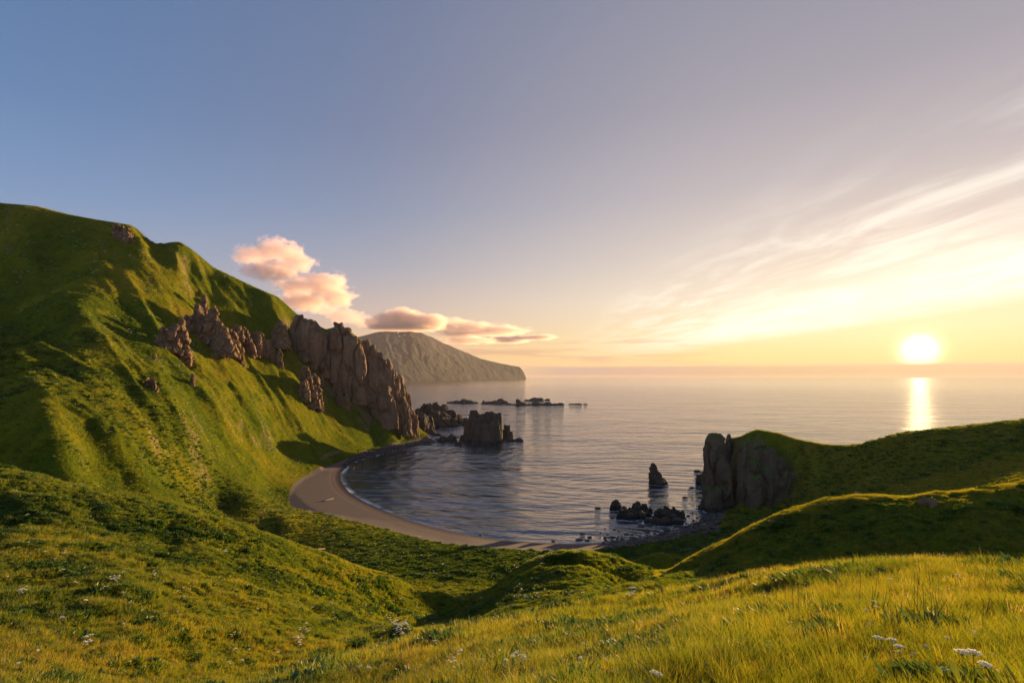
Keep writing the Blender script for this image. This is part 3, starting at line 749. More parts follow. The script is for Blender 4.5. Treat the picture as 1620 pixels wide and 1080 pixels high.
def rock(name, blobs, label, cat, m=None, group=None, voxel=.9, amp=1.0, cell=6., dy=None, crack=1.0, sink=3.0):
    """blobs: (px centre, top row, base row, width in px[, distance][, lean px][, taper])"""
    P = []
    for b in blobs:
        b = tuple(b)+(None,)*(7-len(b)); px, pt, pb, w, Y, ln, tp = b
        if Y is None: Y = (vis_Y(px, pb) or 600.)
        elif Y == 'sea': Y = H*F/(pb-HR)
        _seed[0] += 1
        sc = Y/F; x = wx(px, Y); r = w*sc/2; z0 = H-(pb-HR)*sc-sink; z1 = H-(pt-HR)*sc
        if name == 'reef_rock': z1 = z0+sink+(z1-z0-sink)*.75
        hh = z1-z0-sink; tz = tp if tp is not None else .6 if name in ('rock_outcrop', 'skerry', 'sea_rock', 'reef_rock') else (.3 if hh > 1.1*r else (.55 if hh > .6*r else .8))
        P.append((x-(ln or 0)*sc*.5, Y+r*.45, z0, z1, r*(1+.15*tz), r*(dy or .85), ((ln or 0)*sc, 0), _seed[0], tz))
    me, c = rock_mesh(name, P, voxel, m or M_CLIFF, amp*(1.35 if name in ('rock_outcrop', 'skerry') else 1), cell, _seed[0], crack, .7 if name in ('rock_outcrop', 'skerry', 'sea_rock') else .28)
    o = link(name, me, loc=c); tag(o, label, cat, group); return o

rock('rock_outcrop', [(1468,786,797,16), (1478,788,799,14)], 'brown rock showing through the grass just under the crest of the shaded right ridge', 'outcrop', voxel=.25, amp=.35, cell=2, sink=1)
g = 'rock outcrops on the green mountainside'
rock('rock_outcrop', [(321,466,500,17), (310,480,525,26), (332,485,540,30), (322,500,540,38), (342,508,552,36), (358,520,556,32), (347,530,560,40), (337,505,530,26)],
     'tall craggy grey brown outcrop with a pointed spire on top, highest on the mountainside', 'outcrop', group=g, voxel=.75, amp=1.25, cell=6)
rock('rock_outcrop', [(294,497,521,20)], 'small rounded outcrop just left of the pointed spire', 'outcrop', group=g, voxel=.5, amp=.9, cell=4)
rock('rock_outcrop', [(256,515,546,26), (270,508,552,28), (282,506,556,24), (290,530,570,20), (301,552,574,10)],
     'dark ragged outcrop with grass on its ledges, leftmost on the mountainside', 'outcrop', group=g, voxel=.65, amp=1.3, cell=5)
rock('rock_outcrop', [(372,514,540,24), (384,518,545,22)], 'low shaded outcrop between the spire and a squat boulder', 'outcrop', group=g, voxel=.6, amp=1, cell=4.5)
rock('rock_outcrop', [(404,524,561,32), (418,535,563,26), (393,535,560,20)], 'squat rounded outcrop midway between the spire and the long cliff', 'outcrop', group=g, voxel=.6, amp=1, cell=5)
rock('rock_outcrop', [(380,545,577,11)], 'thin mossy rock tooth below the squat outcrop', 'outcrop', group=g, voxel=.45, amp=.7, cell=4)
rock('rock_outcrop', [(430,547,568,14), (441,552,580,13)], 'low broken outcrop at the tail of the middle rocks', 'outcrop', group=g, voxel=.5, amp=.8, cell=4)
rock('rock_outcrop', [(441,507,548,32)], 'rounded boulder like outcrop at the upper left end of the long cliff', 'outcrop', group=g, voxel=.65, amp=1.1, cell=5)
rock('cliff', [(470,500,556,32), (488,506,574,36), (478,515,565,38), (508,520,590,24), (498,512,575,24),
               (520,522,598,30), (532,509,606,26), (546,520,612,30), (540,530,616,40), (560,532,622,30),
               (575,536,628,36), (585,545,636,34), (566,550,632,30), (597,556,646,32), (608,568,652,30), (618,582,660,28), (600,590,655,36),
               (628,594,664,24), (636,608,670,22), (642,622,674,20), (630,630,682,40), (648,636,676,14), (652,655,688,22), (612,625,672,34)],
     'long brown rock cliff with vertical cracks running down the mountain end to the sea', 'cliff', voxel=.9, amp=2.4, cell=15, crack=1.3, sink=6, dy=.9)
rock('rock_outcrop', [(482,580,622,22), (492,588,630,26), (480,600,630,24), (502,612,648,20), (488,612,642,26)], 'brown outcrop standing alone in grass below the long cliff', 'outcrop', group=g, voxel=.6, amp=1.2, cell=5)
rock('rock_outcrop', [(508,592,608,10)], 'small stone standing right beside the lone brown outcrop', 'outcrop', group=g, voxel=.4, amp=.6, cell=3)
rock('rock_outcrop', [(548,622,645,16), (538,616,636,12)], 'low reddish outcrop in grass close under the cliff foot', 'outcrop', group=g, voxel=.5, amp=.9, cell=4)
rock('rock_outcrop', [(243,560,568,10)], 'small pale rock in sunlit grass below the leftmost outcrop', 'outcrop', group=g, voxel=.35, amp=.5, cell=3)
rock('rock_outcrop', [(241,596,616,13), (232,598,610,10)], 'small jagged rock beside a dark grassy hollow', 'outcrop', group=g, voxel=.35, amp=.7, cell=3)
rock('rock_outcrop', [(303,592,606,10)], 'small reddish rock on a sunlit grass rib', 'outcrop', group=g, voxel=.35, amp=.5, cell=3)
rock('rock_outcrop', [(182,354,372,22), (200,360,380,18), (192,356,376,16)], 'bare brown crag just below the skyline at the upper left', 'outcrop', group=g, voxel=.8, amp=1.2, cell=5)

rock('headland_cliff', [(1135,689,812,36,316), (1127,704,808,24,318), (1146,694,806,22,318), (1144,722,812,24,308), (1130,768,818,34,304),
                (1150,735,812,18,306)],
     'tall dark rock column at the seaward tip of the right headland, left of the cleft', 'cliff', M_HEAD, 'cliff columns of the headland', voxel=.8, amp=1.7, cell=9, dy=1.1, crack=1.1)
rock('headland_cliff', [(1155,687,806,16,330,0,.5), (1161,694,800,12,332)],
     'narrow peaked slab rising behind the cleft of the headland', 'cliff', M_HEAD, 'cliff columns of the headland', voxel=.7, amp=1.0, cell=7, dy=1.0)
rock('headland_cliff', [(1189,699,812,34,306), (1180,712,812,20,301), (1203,698,812,34,301), (1220,708,806,36,297), (1238,724,796,32,296), (1195,726,816,34,297), (1220,740,806,30,291),
                (1203,686,760,40,324), (1250,745,790,22,288)],
     'broad dark grass topped cliff block of the right headland, right of the cleft', 'cliff', M_HEAD, 'cliff columns of the headland', voxel=.85, amp=1.9, cell=10, dy=1.15, crack=1.1)
sr = 'sea rocks off the cliff'
rock('sea_stack', [(749,648,698,20,'sea',1,.35), (745,665,698,22,'sea'), (757,662,699,26,'sea'), (766,654,699,20,'sea',0,.2), (774,652,699,20,'sea',0,.15), (784,654,699,20,'sea',0,.12), (780,665,700,24,'sea'), (765,672,701,40,'sea')],
     'big flat topped dark sea stack with a rounded spire on its left', 'sea stack', M_SEAROCK, voxel=.7, amp=1.1, cell=9)
rock('sea_stack', [(802,673,694,13,'sea'), (797,680,694,14,'sea'), (807,683,695,12,'sea')], 'small pointed dark rock right beside the big sea stack', 'sea rock', M_SEAROCK, sr, voxel=.5, amp=.9, cell=4)
rock('sea_rock', [(808,692,698,20,'sea'), (821,692,698,16,'sea')], 'flat low dark rock at the right foot of the big stack', 'sea rock', M_SEAROCK, sr, voxel=.45, amp=.6, cell=4)
rock('sea_rock', [(732,688,698,16,'sea'), (738,690,699,10,'sea')], 'low dark rock touching the left foot of the big stack', 'sea rock', M_SEAROCK, sr, voxel=.45, amp=.8, cell=4)
rock('sea_rock', [(714,687,698,22,'sea'), (700,690,699,20,'sea')], 'low black ledge between the shore boulders and the big stack', 'sea rock', M_SEAROCK, sr, voxel=.5, amp=.8, cell=4)
rock('sea_rock', [(728,697,704,10,'sea'), (722,698,704,10,'sea')], 'small black rock in front of the black ledge', 'sea rock', M_SEAROCK, sr, voxel=.4, amp=.5, cell=3)
rock('sea_rock', [(737,660,672,12,'sea')], 'low dark rock in the gap between the jagged point and the big stack', 'sea rock', M_SEAROCK, sr, voxel=.5, amp=.9, cell=5)
rock('rocky_point', [(662,645,674,24,830), (676,638,674,24,840), (688,637,674,22,850), (700,640,673,22,860), (712,648,673,22,860), (690,652,676,50,820), (722,656,672,18,880), (716,662,676,20,830), (664,655,682,40,760), (731,660,670,12,900)],
     'jagged dark rock point reaching into the sea behind the big stack', 'rocky point', M_SEAROCK, voxel=1.0, amp=2.2, cell=9, crack=1.2)
rock('sea_rock', [(668,684,697,30,700), (690,686,699,30,690), (655,680,694,26,700), (680,680,692,24,720)], 'tumbled brown rocks at the foot of the long cliff', 'rocks', M_SEAROCK, sr, voxel=.6, amp=1.5, cell=5)
rg = 'offshore reef rocks'
rock('reef_rock', [(712,634,637.5,16,'sea'), (722,632,638,20,'sea'), (733,629,638,16,'sea'), (741,631,638,20,'sea'), (751,635,638,14,'sea')], 'long low reef with a small hump, leftmost of the offshore reefs', 'reef', M_SEAROCK, rg, voxel=.9, amp=.9, cell=6)
rock('reef_rock', [(765,632,638,8,'sea'), (773,634,638,18,'sea'), (784,632,638,18,'sea'), (792,628,638,16,'sea'), (799,633,638,12,'sea')], 'low reef rising to a pointed hump at its right end', 'reef', M_SEAROCK, rg, voxel=.9, amp=.9, cell=6)
rock('reef_rock', [(820,628,641,11,'sea',-3,.6), (825,634,641,16,'sea')], 'sharp fin like rock sticking up from the offshore reefs', 'reef', M_SEAROCK, rg, voxel=.8, amp=.7, cell=6)
rock('reef_rock', [(836,631,634,16,'sea'), (846,627,634,20,'sea'), (856,627.5,634,16,'sea'), (866,629,633,10,'sea')], 'flat topped reef farthest out to sea behind the others', 'reef', M_SEAROCK, rg, voxel=1.1, amp=.9, cell=8)
rock('reef_rock', [(836,638,641,16,'sea'), (848,633,641,18,'sea'), (858,637,641,18,'sea'), (868,634,641,18,'sea'), (878,637,641,16,'sea'), (887,636,640.5,16,'sea')], 'row of rounded humps right of the fin rock', 'reef', M_SEAROCK, rg, voxel=.9, amp=.8, cell=6)
rock('reef_rock', [(768,637,639.5,24,'sea'), (786,637,640,26,'sea'), (803,637,640,24,'sea'), (814,638,640.5,12,'sea')], 'thin flat ledge just above the water left of the fin rock', 'reef', M_SEAROCK, rg, voxel=.8, amp=.5, cell=6)
rock('reef_rock', [(906,637.8,639.5,16,'sea'), (914,637.3,639.5,18,'sea')], 'tiny flat reef beyond the humps', 'reef', M_SEAROCK, rg, voxel=.8, amp=.4, cell=6)
rock('reef_rock', [(926,637.8,639.3,10,'sea')], 'last tiny rock of the reef at its right end', 'reef', M_SEAROCK, rg, voxel=.6, amp=.4, cell=6)
rock('sea_rock', [(1037,733,766,20,'sea',-5,.65), (1042,744,767,30,'sea',-4,.75), (1048,755,767,22,'sea',0,.75)], 'single pointed rock leaning left, alone in the open bay', 'sea rock', M_SEAROCK, voxel=.3, amp=.5, cell=3, sink=2)
kg = 'dark skerries by the right shore'
rock('skerry', [(975,790,807,17,'sea'), (969,797,808,10,'sea'), (981,798,808,10,'sea')], 'rounded black skerry, farthest left of the skerries', 'skerry', M_SEAROCK, kg, voxel=.28, amp=.5, cell=2.5, sink=1)
rock('skerry', [(987,799,815,16,'sea'), (997,801,818,18,'sea'), (1008,795,817,20,'sea'), (1020,797,815,18,'sea'), (1029,803,812,12,'sea'), (984,808,821,20,'sea'), (998,808,822,24,'sea'), (1014,810,821,22,'sea'), (1026,810,818,14,'sea')], 'widest black skerry with ragged humps near the right shore', 'skerry', M_SEAROCK, kg, voxel=.33, amp=.62, cell=2.6, sink=1)
rock('skerry', [(1046,805,818,20,'sea'), (1056,801,820,20,'sea'), (1068,804,820,22,'sea'), (1080,808,821,16,'sea'), (1040,808,820,14,'sea'), (1062,810,823,30,'sea')], 'domed black skerry right of the widest one', 'skerry', M_SEAROCK, kg, voxel=.33, amp=.6, cell=2.6, sink=1)
rock('skerry', [(1026,821,829,18,'sea'), (1040,820,830,26,'sea'), (1055,820,831,26,'sea'), (1072,820,830,24,'sea')], 'flat black ledge in front of the domed skerry', 'skerry', M_SEAROCK, kg, voxel=.3, amp=.4, cell=2.5, sink=1)
hg = 'rocks at the foot of the headland'
rock('sea_rock', [(1107,750,767,14,'sea'), (1114,745,768,14,'sea'), (1119,755,772,14,'sea')], 'clump of dark rocks against the headland column at the waterline', 'sea rock', M_SEAROCK, hg, voxel=.35, amp=.8, cell=3, sink=1)
rock('sea_rock', [(1116,788,806,18,'sea'), (1125,795,810,16,'sea')], 'smooth dark rock at the base of the headland column', 'sea rock', M_SEAROCK, hg, voxel=.35, amp=.6, cell=3, sink=1)
print('rocks', round(time.time()-T0, 1))

# boulders: five shapes, then copies
def ico_rock(seed, sub=3):
    import bmesh
    bm = bmesh.new(); bmesh.ops.create_icosphere(bm, subdivisions=sub, radius=1)
    P = np.array([v.co[:] for v in bm.verts]); rng = np.random.default_rng(seed)
    for k in range(9):
        d = rng.normal(size=3); d /= np.linalg.norm(d); h = rng.uniform(.55, .85); t = P@d
        P = P-np.outer(np.maximum(t-h, 0)*.9, d)
    P = P*(1+.10*fbm(P[:, 0]*2+seed, P[:, 1]*2, P[:, 2]*2, s=seed, o=3)[:, None])
    P *= np.array([1, rng.uniform(.7, .95), rng.uniform(.55, .75)])
    for v, p in zip(bm.verts, P): v.co = p
    me = bpy.data.meshes.new('boulder'); bm.to_mesh(me); bm.free(); me.materials.append(M_BOULDER)
    return me
BOULD = [ico_rock(300+i) for i in range(6)]
def boulder(px, py, w, k, label, group, sz=1.0):
    """boulder sitting where the photo shows its foot"""
    Y = H*F/(py-HR); Y2 = vis_Y(px, py)
    if Y2 and abs(Y2-Y) < 40 and tz_at(wx(px, Y2), Y2) > 0: Y = Y2
    x = wx(px, Y); z = max(float(tz_at(x, Y)), -.3); r = w/2*Y/F*sz
    o = link('boulder', BOULD[k % 6], loc=(x, Y+r*.6, z+r*(.15 if z > 0 else .10))); o.scale = (r*1.3, r*1.3, r*.8); o.rotation_euler = (0, 0, k*1.7); tag(o, label, 'boulder', group); return o
for k, (px, py, w, lb) in enumerate([(1105,746,11,'small round rock in the water left of the headland, farthest out'), (1096,772,9,'low rock awash just left of the headland'),
        (1085,787,8,'small dark rock alone in the water before the headland'), (946,804,8,'tiny dark rock alone in the water left of the skerries')]):
    boulder(px, py, w, k, lb, 'rocks at the foot of the headland')
near_b = [(922,845,6.5),(934,850,6.5),(917,855,8),(929,855,5.5),(957,836,4),(972,838,4.5),(991,846,7),(996,836,4),(1016,833,9),(1029,832,9),(1056,840,9),(1122,822,12),
          (1090,816,6),(1096,812,5),(1004,852,8),(1024,842,9),(1040,840,5),(1047,846,6),(950,843,4),(962,846,5),(980,842,4),(970,850,6),(1096,835,9),(1104,830,8),(1084,834,7),
          (1075,832,6),(1112,838,10),(1100,842,8),(1130,836,9),(1068,845,5),(1010,846,4),(1118,845,8),(1090,845,6),(1136,828,10),(1060,850,7),(875,856,5),(760,847,5),(1081,786,3),(1091,775,4),(1103,782,4),(1112,824,6),(985,853,5)]
desc = ['by the right waterline', 'between skerries and headland', 'on the dark shingle']
for i, (px, py, w) in enumerate(near_b):
    w *= 1.35
    if px == 875: lb = 'single small dark boulder where the sand meets the water, below the grassy knoll'
    elif px == 760: lb = 'single small dark boulder in the foam midway along the beach'
    elif px == 1122: lb = 'largest dark boulder at the foot of the headland'
    else: lb = 'dark boulder scattered along the right shore between the sand and the headland'
    boulder(px, py, w, i, lb, 'boulders on the right shore')
rng = np.random.default_rng(12)
cs = np.array([sea_pt(*p) for p in [(545,742),(565,729),(600,719),(640,708),(690,699),(722,692)]])
for i in range(70):
    t = rng.uniform(0, len(cs)-1.001); k = int(t); p = cs[k]+(cs[k+1]-cs[k])*(t-k)
    x, y = p[0]+rng.normal(-2, 3), p[1]+rng.normal(2, 5); z = max(float(tz_at(x, y)), -.3); r = rng.uniform(.7, 2.0)
    o = link('boulder', BOULD[i % 6], loc=(x, y, z+r*.2)); o.scale = (r, r, r); o.rotation_euler = (0, 0, rng.uniform(0, 6)); tag(o, 'dark boulder among many along the rocky left curve of the bay', 'boulder', 'boulders on the left shore')
# ------------------------------------------------------------ sea
def build_sea():
    th = np.r_[np.arange(-52, 52.01, .09), np.arange(54, 306, 4.)]
    th = np.radians(th); r = np.r_[.5, np.exp(np.linspace(math.log(40), math.log(195), 40)), np.exp(np.arange(math.log(200), math.log(760), .0038)), np.exp(np.linspace(math.log(765), math.log(42000), 260))]
    Tm, Rm = np.meshgrid(th, r); x = np.sin(Tm)*Rm; y = np.cos(Tm)*Rm
    d = np.full(x.shape, 1000.); near = (Rm < 1600) & (y > 0)
    d[near], _ = seg_dist(x[near], y[near], coast_xy)
    # the water starts at the coast: everything inland is under the ground anyway
    V = np.stack([x, y, np.zeros_like(x)], -1).reshape(-1, 3); R2, C2 = x.shape
    ii = np.arange(R2*C2).reshape(R2, C2); nx = np.roll(ii, -1, axis=1)
    q = np.stack([ii[:-1], ii[1:], nx[1:], nx[:-1]], -1).reshape(-1, 4)
    me = mesh_from('sea', V, q[:, ::-1].astype(np.int32), m_sea()); add_attr(me, 'shore', d)
    W_ = []
    for ob in list(scene.objects):
        if ob.type != 'MESH' or ob.name.split('.')[0] not in ('sea_rock', 'sea_stack', 'skerry', 'rocky_point', 'headland_cliff', 'cliff'): continue
        c = np.empty(len(ob.data.vertices)*3, np.float32); ob.data.vertices.foreach_get('co', c); c = c.reshape(-1, 3)*np.array(ob.scale)+np.array(ob.location)
        c = c[np.abs(c[:, 2]) < .9]
        if len(c): W_.append(c[::max(1, len(c)//150)])
    W_ = np.concatenate(W_)
    from mathutils.kdtree import KDTree
    kd = KDTree(len(W_)); [kd.insert((p[0], p[1], 0), i_) for i_, p in enumerate(W_)]; kd.balance()
    wash = np.full(len(V), 50.); x_ = V[:, 0]; y_ = V[:, 1]; px_ = 810+F*x_/np.maximum(y_, 1)
    lo = W_.min(0)-8; hi = W_.max(0)+8
    cand = np.nonzero((y_ > 220) & (y_ < 920) & (px_ > 640) & (px_ < 1130))[0]
    gx = np.floor(W_[:, 0]/8).astype(int); gy = np.floor(W_[:, 1]/8).astype(int); cells = set()
    for a_, b_ in zip(gx, gy):
        for u_ in (-1, 0, 1):
            for v_ in (-1, 0, 1): cells.add((a_+u_, b_+v_))
    for i_ in cand:
        if (int(math.floor(x_[i_]/8)), int(math.floor(y_[i_]/8))) in cells: wash[i_] = kd.find((x_[i_], y_[i_], 0))[2]
    add_attr(me, 'wash', wash)
    o = link('sea', me); o['kind'] = 'structure'
build_sea()

# driftwood pole and post on the sand
def log(name, a, b, r, label, cat, m=M_DRIFT):
    a = np.array(a, float); b = np.array(b, float); n = 9; L = np.linalg.norm(b-a); d = (b-a)/L; u = np.cross(d, (0, .3, 1)); u /= np.linalg.norm(u); w = np.cross(d, u)
    V = []; 
    for i in range(n):
        t = i/(n-1); c = a+(b-a)*t-a + u*.06*L*sin(t*3.1)
        for k in range(8): V.append(c+r*(1-.5*t)*(u*cos(k*pi/4)+w*sin(k*pi/4)))
    Fc = [(i*8+k, i*8+(k+1) % 8, (i+1)*8+(k+1) % 8, (i+1)*8+k) for i in range(n-1) for k in range(8)]+[tuple(range(8))[::-1], tuple((n-1)*8+k for k in range(8))]
    o = link(name, mesh_from(name, V, Fc, m), loc=a); return tag(o, label, cat)
def gp(px, py, dz=0.0):
    Y = vis_Y(px, py) or 200.; return (wx(px, Y), Y, float(tz_at(wx(px, Y), Y))+dz)
log('driftwood', gp(514, 869, .5), gp(519, 880, .6), .11, 'pale bleached pole lying in the dark green terrace grass', 'driftwood')
log('driftwood', gp(512, 792, .4), gp(527, 789, .6), .45, 'dark driftwood log on the sand beside the stream bed', 'driftwood')

# ------------------------------------------------------------ vegetation
src = bpy.data.collections.new('tufts')
def tuft(name, n, rad, hgt, wid, m, seed, lean=.5, segs=3, leaf=False):
    rng = np.random.default_rng(seed); V = []; Fc = []; B = []
    for i in range(n):
        a = rng.uniform(0, 2*pi); r = rad*math.sqrt(rng.uniform()); bx, by = r*cos(a), r*sin(a)
        h = hgt*rng.uniform(.55, 1.1); ln = lean*rng.uniform(.3, 1.2)*h; da = a+rng.normal(0, .7); dx, dy_ = cos(da)*ln, sin(da)*ln
        fa = rng.uniform(0, pi); wx_, wy_ = cos(fa)*wid*.5, sin(fa)*wid*.5; k = len(V); bt = rng.uniform()
        for j in range(segs):
            t = j/segs; w = (1-t*.55) if not leaf else (.35+1.3*math.sin(t*pi*.9)*.75)
            V += [(bx+dx*t*t-wx_*w, by+dy_*t*t-wy_*w, h*(t-.25*lean*t*t)), (bx+dx*t*t+wx_*w, by+dy_*t*t+wy_*w, h*(t-.25*lean*t*t))]; B += [bt, bt]
        V.append((bx+dx, by+dy_, h*(1-.25*lean))); B.append(bt)
        for j in range(segs-1): Fc.append((k+2*j, k+2*j+1, k+2*j+3, k+2*j+2))
        Fc.append((k+2*segs-2, k+2*segs-1, k+2*segs))
    me = mesh_from(name, V, Fc, m); add_attr(me, 'blade', B)
    o = bpy.data.objects.new(name, me); src.objects.link(o); return o
for i in range(3): tuft('a%d_grass_near' % i, 46, .13, .42, .0075, M_GRASS, 10+i, .55)
for i in range(3): tuft('b%d_grass_mid' % i, 30, .20, .42, .020, M_GRASS, 20+i, .5, 2)
for i in range(2): tuft('c%d_grass_far' % i, 26, .34, .40, .060, M_GRASS, 30+i, .6, 2)
for i in range(2): tuft('d%d_herb' % i, 26, .20, .30, .075, M_HERB, 40+i, .8, 3, True)
for i in range(2): tuft('e%d_herb_far' % i, 40, .42, .42, .16, M_HERB, 45+i, .8, 2, True)
def seedhead(name, seed):
    rng = np.random.default_rng(seed); V = []; Fc = []; B = []
    for i in range(5):
        bx, by = rng.normal(0, .06, 2); h = rng.uniform(.28, .44); dx, dy_ = rng.normal(0, .06, 2); k = len(V); w = .0022
        V += [(bx-w, by, 0), (bx+w, by, 0), (bx+dx+w, by+dy_, h), (bx+dx-w, by+dy_, h)]; Fc.append((k, k+1, k+2, k+3)); B += [.2]*4
        for j in range(10):
            t = j/9; k = len(V); s = .0075*(1-.5*t); a = rng.uniform(0, 6.28); c = np.array((bx+dx*1+cos(a)*.012, by+dy_+sin(a)*.012, h-.02+t*.09)); u = np.array((cos(a+1.5), sin(a+1.5), .4))*s; q = np.array((0, 0, 1))*s*1.3
            V += [tuple(c-u), tuple(c-q*.4), tuple(c+u), tuple(c+q)]; Fc.append((k, k+1, k+2, k+3)); B += [.8]*4
    me = mesh_from(name, V, Fc, M_SEED); add_attr(me, 'blade', B); o = bpy.data.objects.new(name, me); src.objects.link(o)
def sticks(name, seed):
    rng = np.random.default_rng(seed); V = []; Fc = []
    for i in range(3):
        bx, by = rng.normal(0, .09, 2); h = rng.uniform(.45, .8); tube(V, Fc, (bx, by, 0), (bx+rng.normal(0, .07), by+rng.normal(0, .07), h), .006, .003, 4)
    me = mesh_from(name, V, Fc, m_flat('dead_stem', (.07, .045, .025), .9)); add_attr(me, 'blade', np.zeros(len(V))); o = bpy.data.objects.new(name, me); src.objects.link(o)
def tube(V, Fc, a, b, r0, r1, n=5):
    a = np.array(a, float); b = np.array(b, float); d = b-a; d /= np.linalg.norm(d)+1e-9; u = np.cross(d, (.3, .9, .1)); u /= np.linalg.norm(u); w = np.cross(d, u); k = len(V)
    for c, r in ((a, r0), (b, r1)):
        for i in range(n): V.append(tuple(c+r*(u*cos(i*2*pi/n)+w*sin(i*2*pi/n))))
    for i in range(n): Fc.append((k+i, k+(i+1) % n, k+n+(i+1) % n, k+n+i))
sticks('f2_stick', 3)
seedhead('f0_seed', 1); seedhead('f1_seed', 2)
ORD = sorted(o.name for o in src.objects)
VI = {p: [i for i, nme in enumerate(ORD) if nme.startswith(p)] for p in 'abcdef'}

def instancer(nm, P, rot, scl, var, tint, label, source=None):
    me = bpy.data.meshes.new(nm); me.vertices.add(len(P)); me.vertices.foreach_set('co', np.asarray(P, np.float32).ravel())
    a = me.attributes.new('rot', 'FLOAT_VECTOR', 'POINT'); a.data.foreach_set('vector', np.asarray(rot, np.float32).ravel())
    a = me.attributes.new('scl', 'FLOAT_VECTOR', 'POINT'); a.data.foreach_set('vector', np.asarray(scl, np.float32).ravel())
    a = me.attributes.new('var', 'INT', 'POINT'); a.data.foreach_set('value', np.asarray(var, np.int32).ravel())
    add_attr(me, 'tint', tint)
    o = link(nm, me); tag(o, label, nm.replace('_', ' '), kind='stuff')
    ng = bpy.data.node_groups.new(nm, 'GeometryNodeTree'); ng.interface.new_socket('G', in_out='INPUT', socket_type='NodeSocketGeometry'); ng.interface.new_socket('G', in_out='OUTPUT', socket_type='NodeSocketGeometry')
    N = ng.nodes; L = ng.links; gi = N.new('NodeGroupInput'); go = N.new('NodeGroupOutput'); ip = N.new('GeometryNodeInstanceOnPoints')
    ci = N.new('GeometryNodeCollectionInfo'); ci.inputs['Collection'].default_value = source or src; ci.inputs['Separate Children'].default_value = True; ci.inputs['Reset Children'].default_value = True
    def at(nme, typ):
        q = N.new('GeometryNodeInputNamedAttribute'); q.data_type = typ; q.inputs['Name'].default_value = nme; return q.outputs['Attribute']
    L.new(gi.outputs[0], ip.inputs['Points']); L.new(ci.outputs[0], ip.inputs['Instance']); ip.inputs['Pick Instance'].default_value = True
    L.new(at('var', 'INT'), ip.inputs['Instance Index']); L.new(at('rot', 'FLOAT_VECTOR'), ip.inputs['Rotation']); L.new(at('scl', 'FLOAT_VECTOR'), ip.inputs['Scale'])
    L.new(ip.outputs[0], go.inputs[0]); md = o.modifiers.new('scatter', 'NODES'); md.node_group = ng; return o

# visible-ish ground cells
e1 = np.stack([TX[:-1, 1:]-TX[:-1, :-1], TY[:-1, 1:]-TY[:-1, :-1], TZ[:-1, 1:]-TZ[:-1, :-1]], -1)
e2 = np.stack([TX[1:, :-1]-TX[:-1, :-1], TY[1:, :-1]-TY[:-1, :-1], TZ[1:, :-1]-TZ[:-1, :-1]], -1)
NRM = np.cross(e1, e2); AREA = np.linalg.norm(NRM, axis=-1); NRM = NRM/AREA[..., None]
cr_ = HR+(H-TZ)*F/TY
run = np.minimum.accumulate(cr_, axis=0)                         # highest ground so far in each column
slack = np.where(TY < 60, 120, 30)
nearc = cellY < 40
vis = (cr_ <= run+slack)[:-1, :-1] & (cellP > np.where(nearc, -500, -130)) & (cellP < np.where(nearc, 2300, 1750)) & (cr_[:-1, :-1] < np.where(nearc, 1900, 1320))
vis &= (A_sand[:-1, :-1] < .45) & (cellZ > .5)
def scatter(y0, y1, dens, rng, extra=None):
    w = np.where(vis & (cellY >= y0) & (cellY < y1), AREA*dens, 0)
    if extra is not None: w = w*extra
    n = rng.poisson(w); i, j = np.nonzero(n); rep = n[i, j]; i = np.repeat(i, rep); j = np.repeat(j, rep)
    u = rng.uniform(size=len(i)); v = rng.uniform(size=len(i))
    f = lambda A: (A[i, j]*(1-u)+A[i, j+1]*u)*(1-v)+(A[i+1, j]*(1-u)+A[i+1, j+1]*u)*v
    return np.stack([f(TX), f(TY), f(TZ)], -1), NRM[i, j]
rng = np.random.default_rng(77)
K = .25 if QUICK else 1.0
allP = []; allR = []; allS = []; allV = []; allT = []
PATCH = []
for px, py, rr in [(30,800,4), (60,812,3), (205,832,3), (235,838,3), (285,842,2.5), (330,838,2.5), (345,845,2), (160,868,2), (100,900,3), (40,970,1.6), (120,965,1), (250,880,3), (300,884,2),
                   (1005,1030,.9), (985,1055,.6), (870,1072,.5), (935,1050,.6), (1255,912,1.2), (1150,925,1.2), (1100,975,.5), (1300,935,.6), (560,985,3), (430,905,3), (500,930,2), (140,1010,1.2), (240,985,1.2), (1480,1000,.35)]:
    Y = vis_Y(px, py)
    if Y: PATCH.append((wx(px, Y), Y, rr))
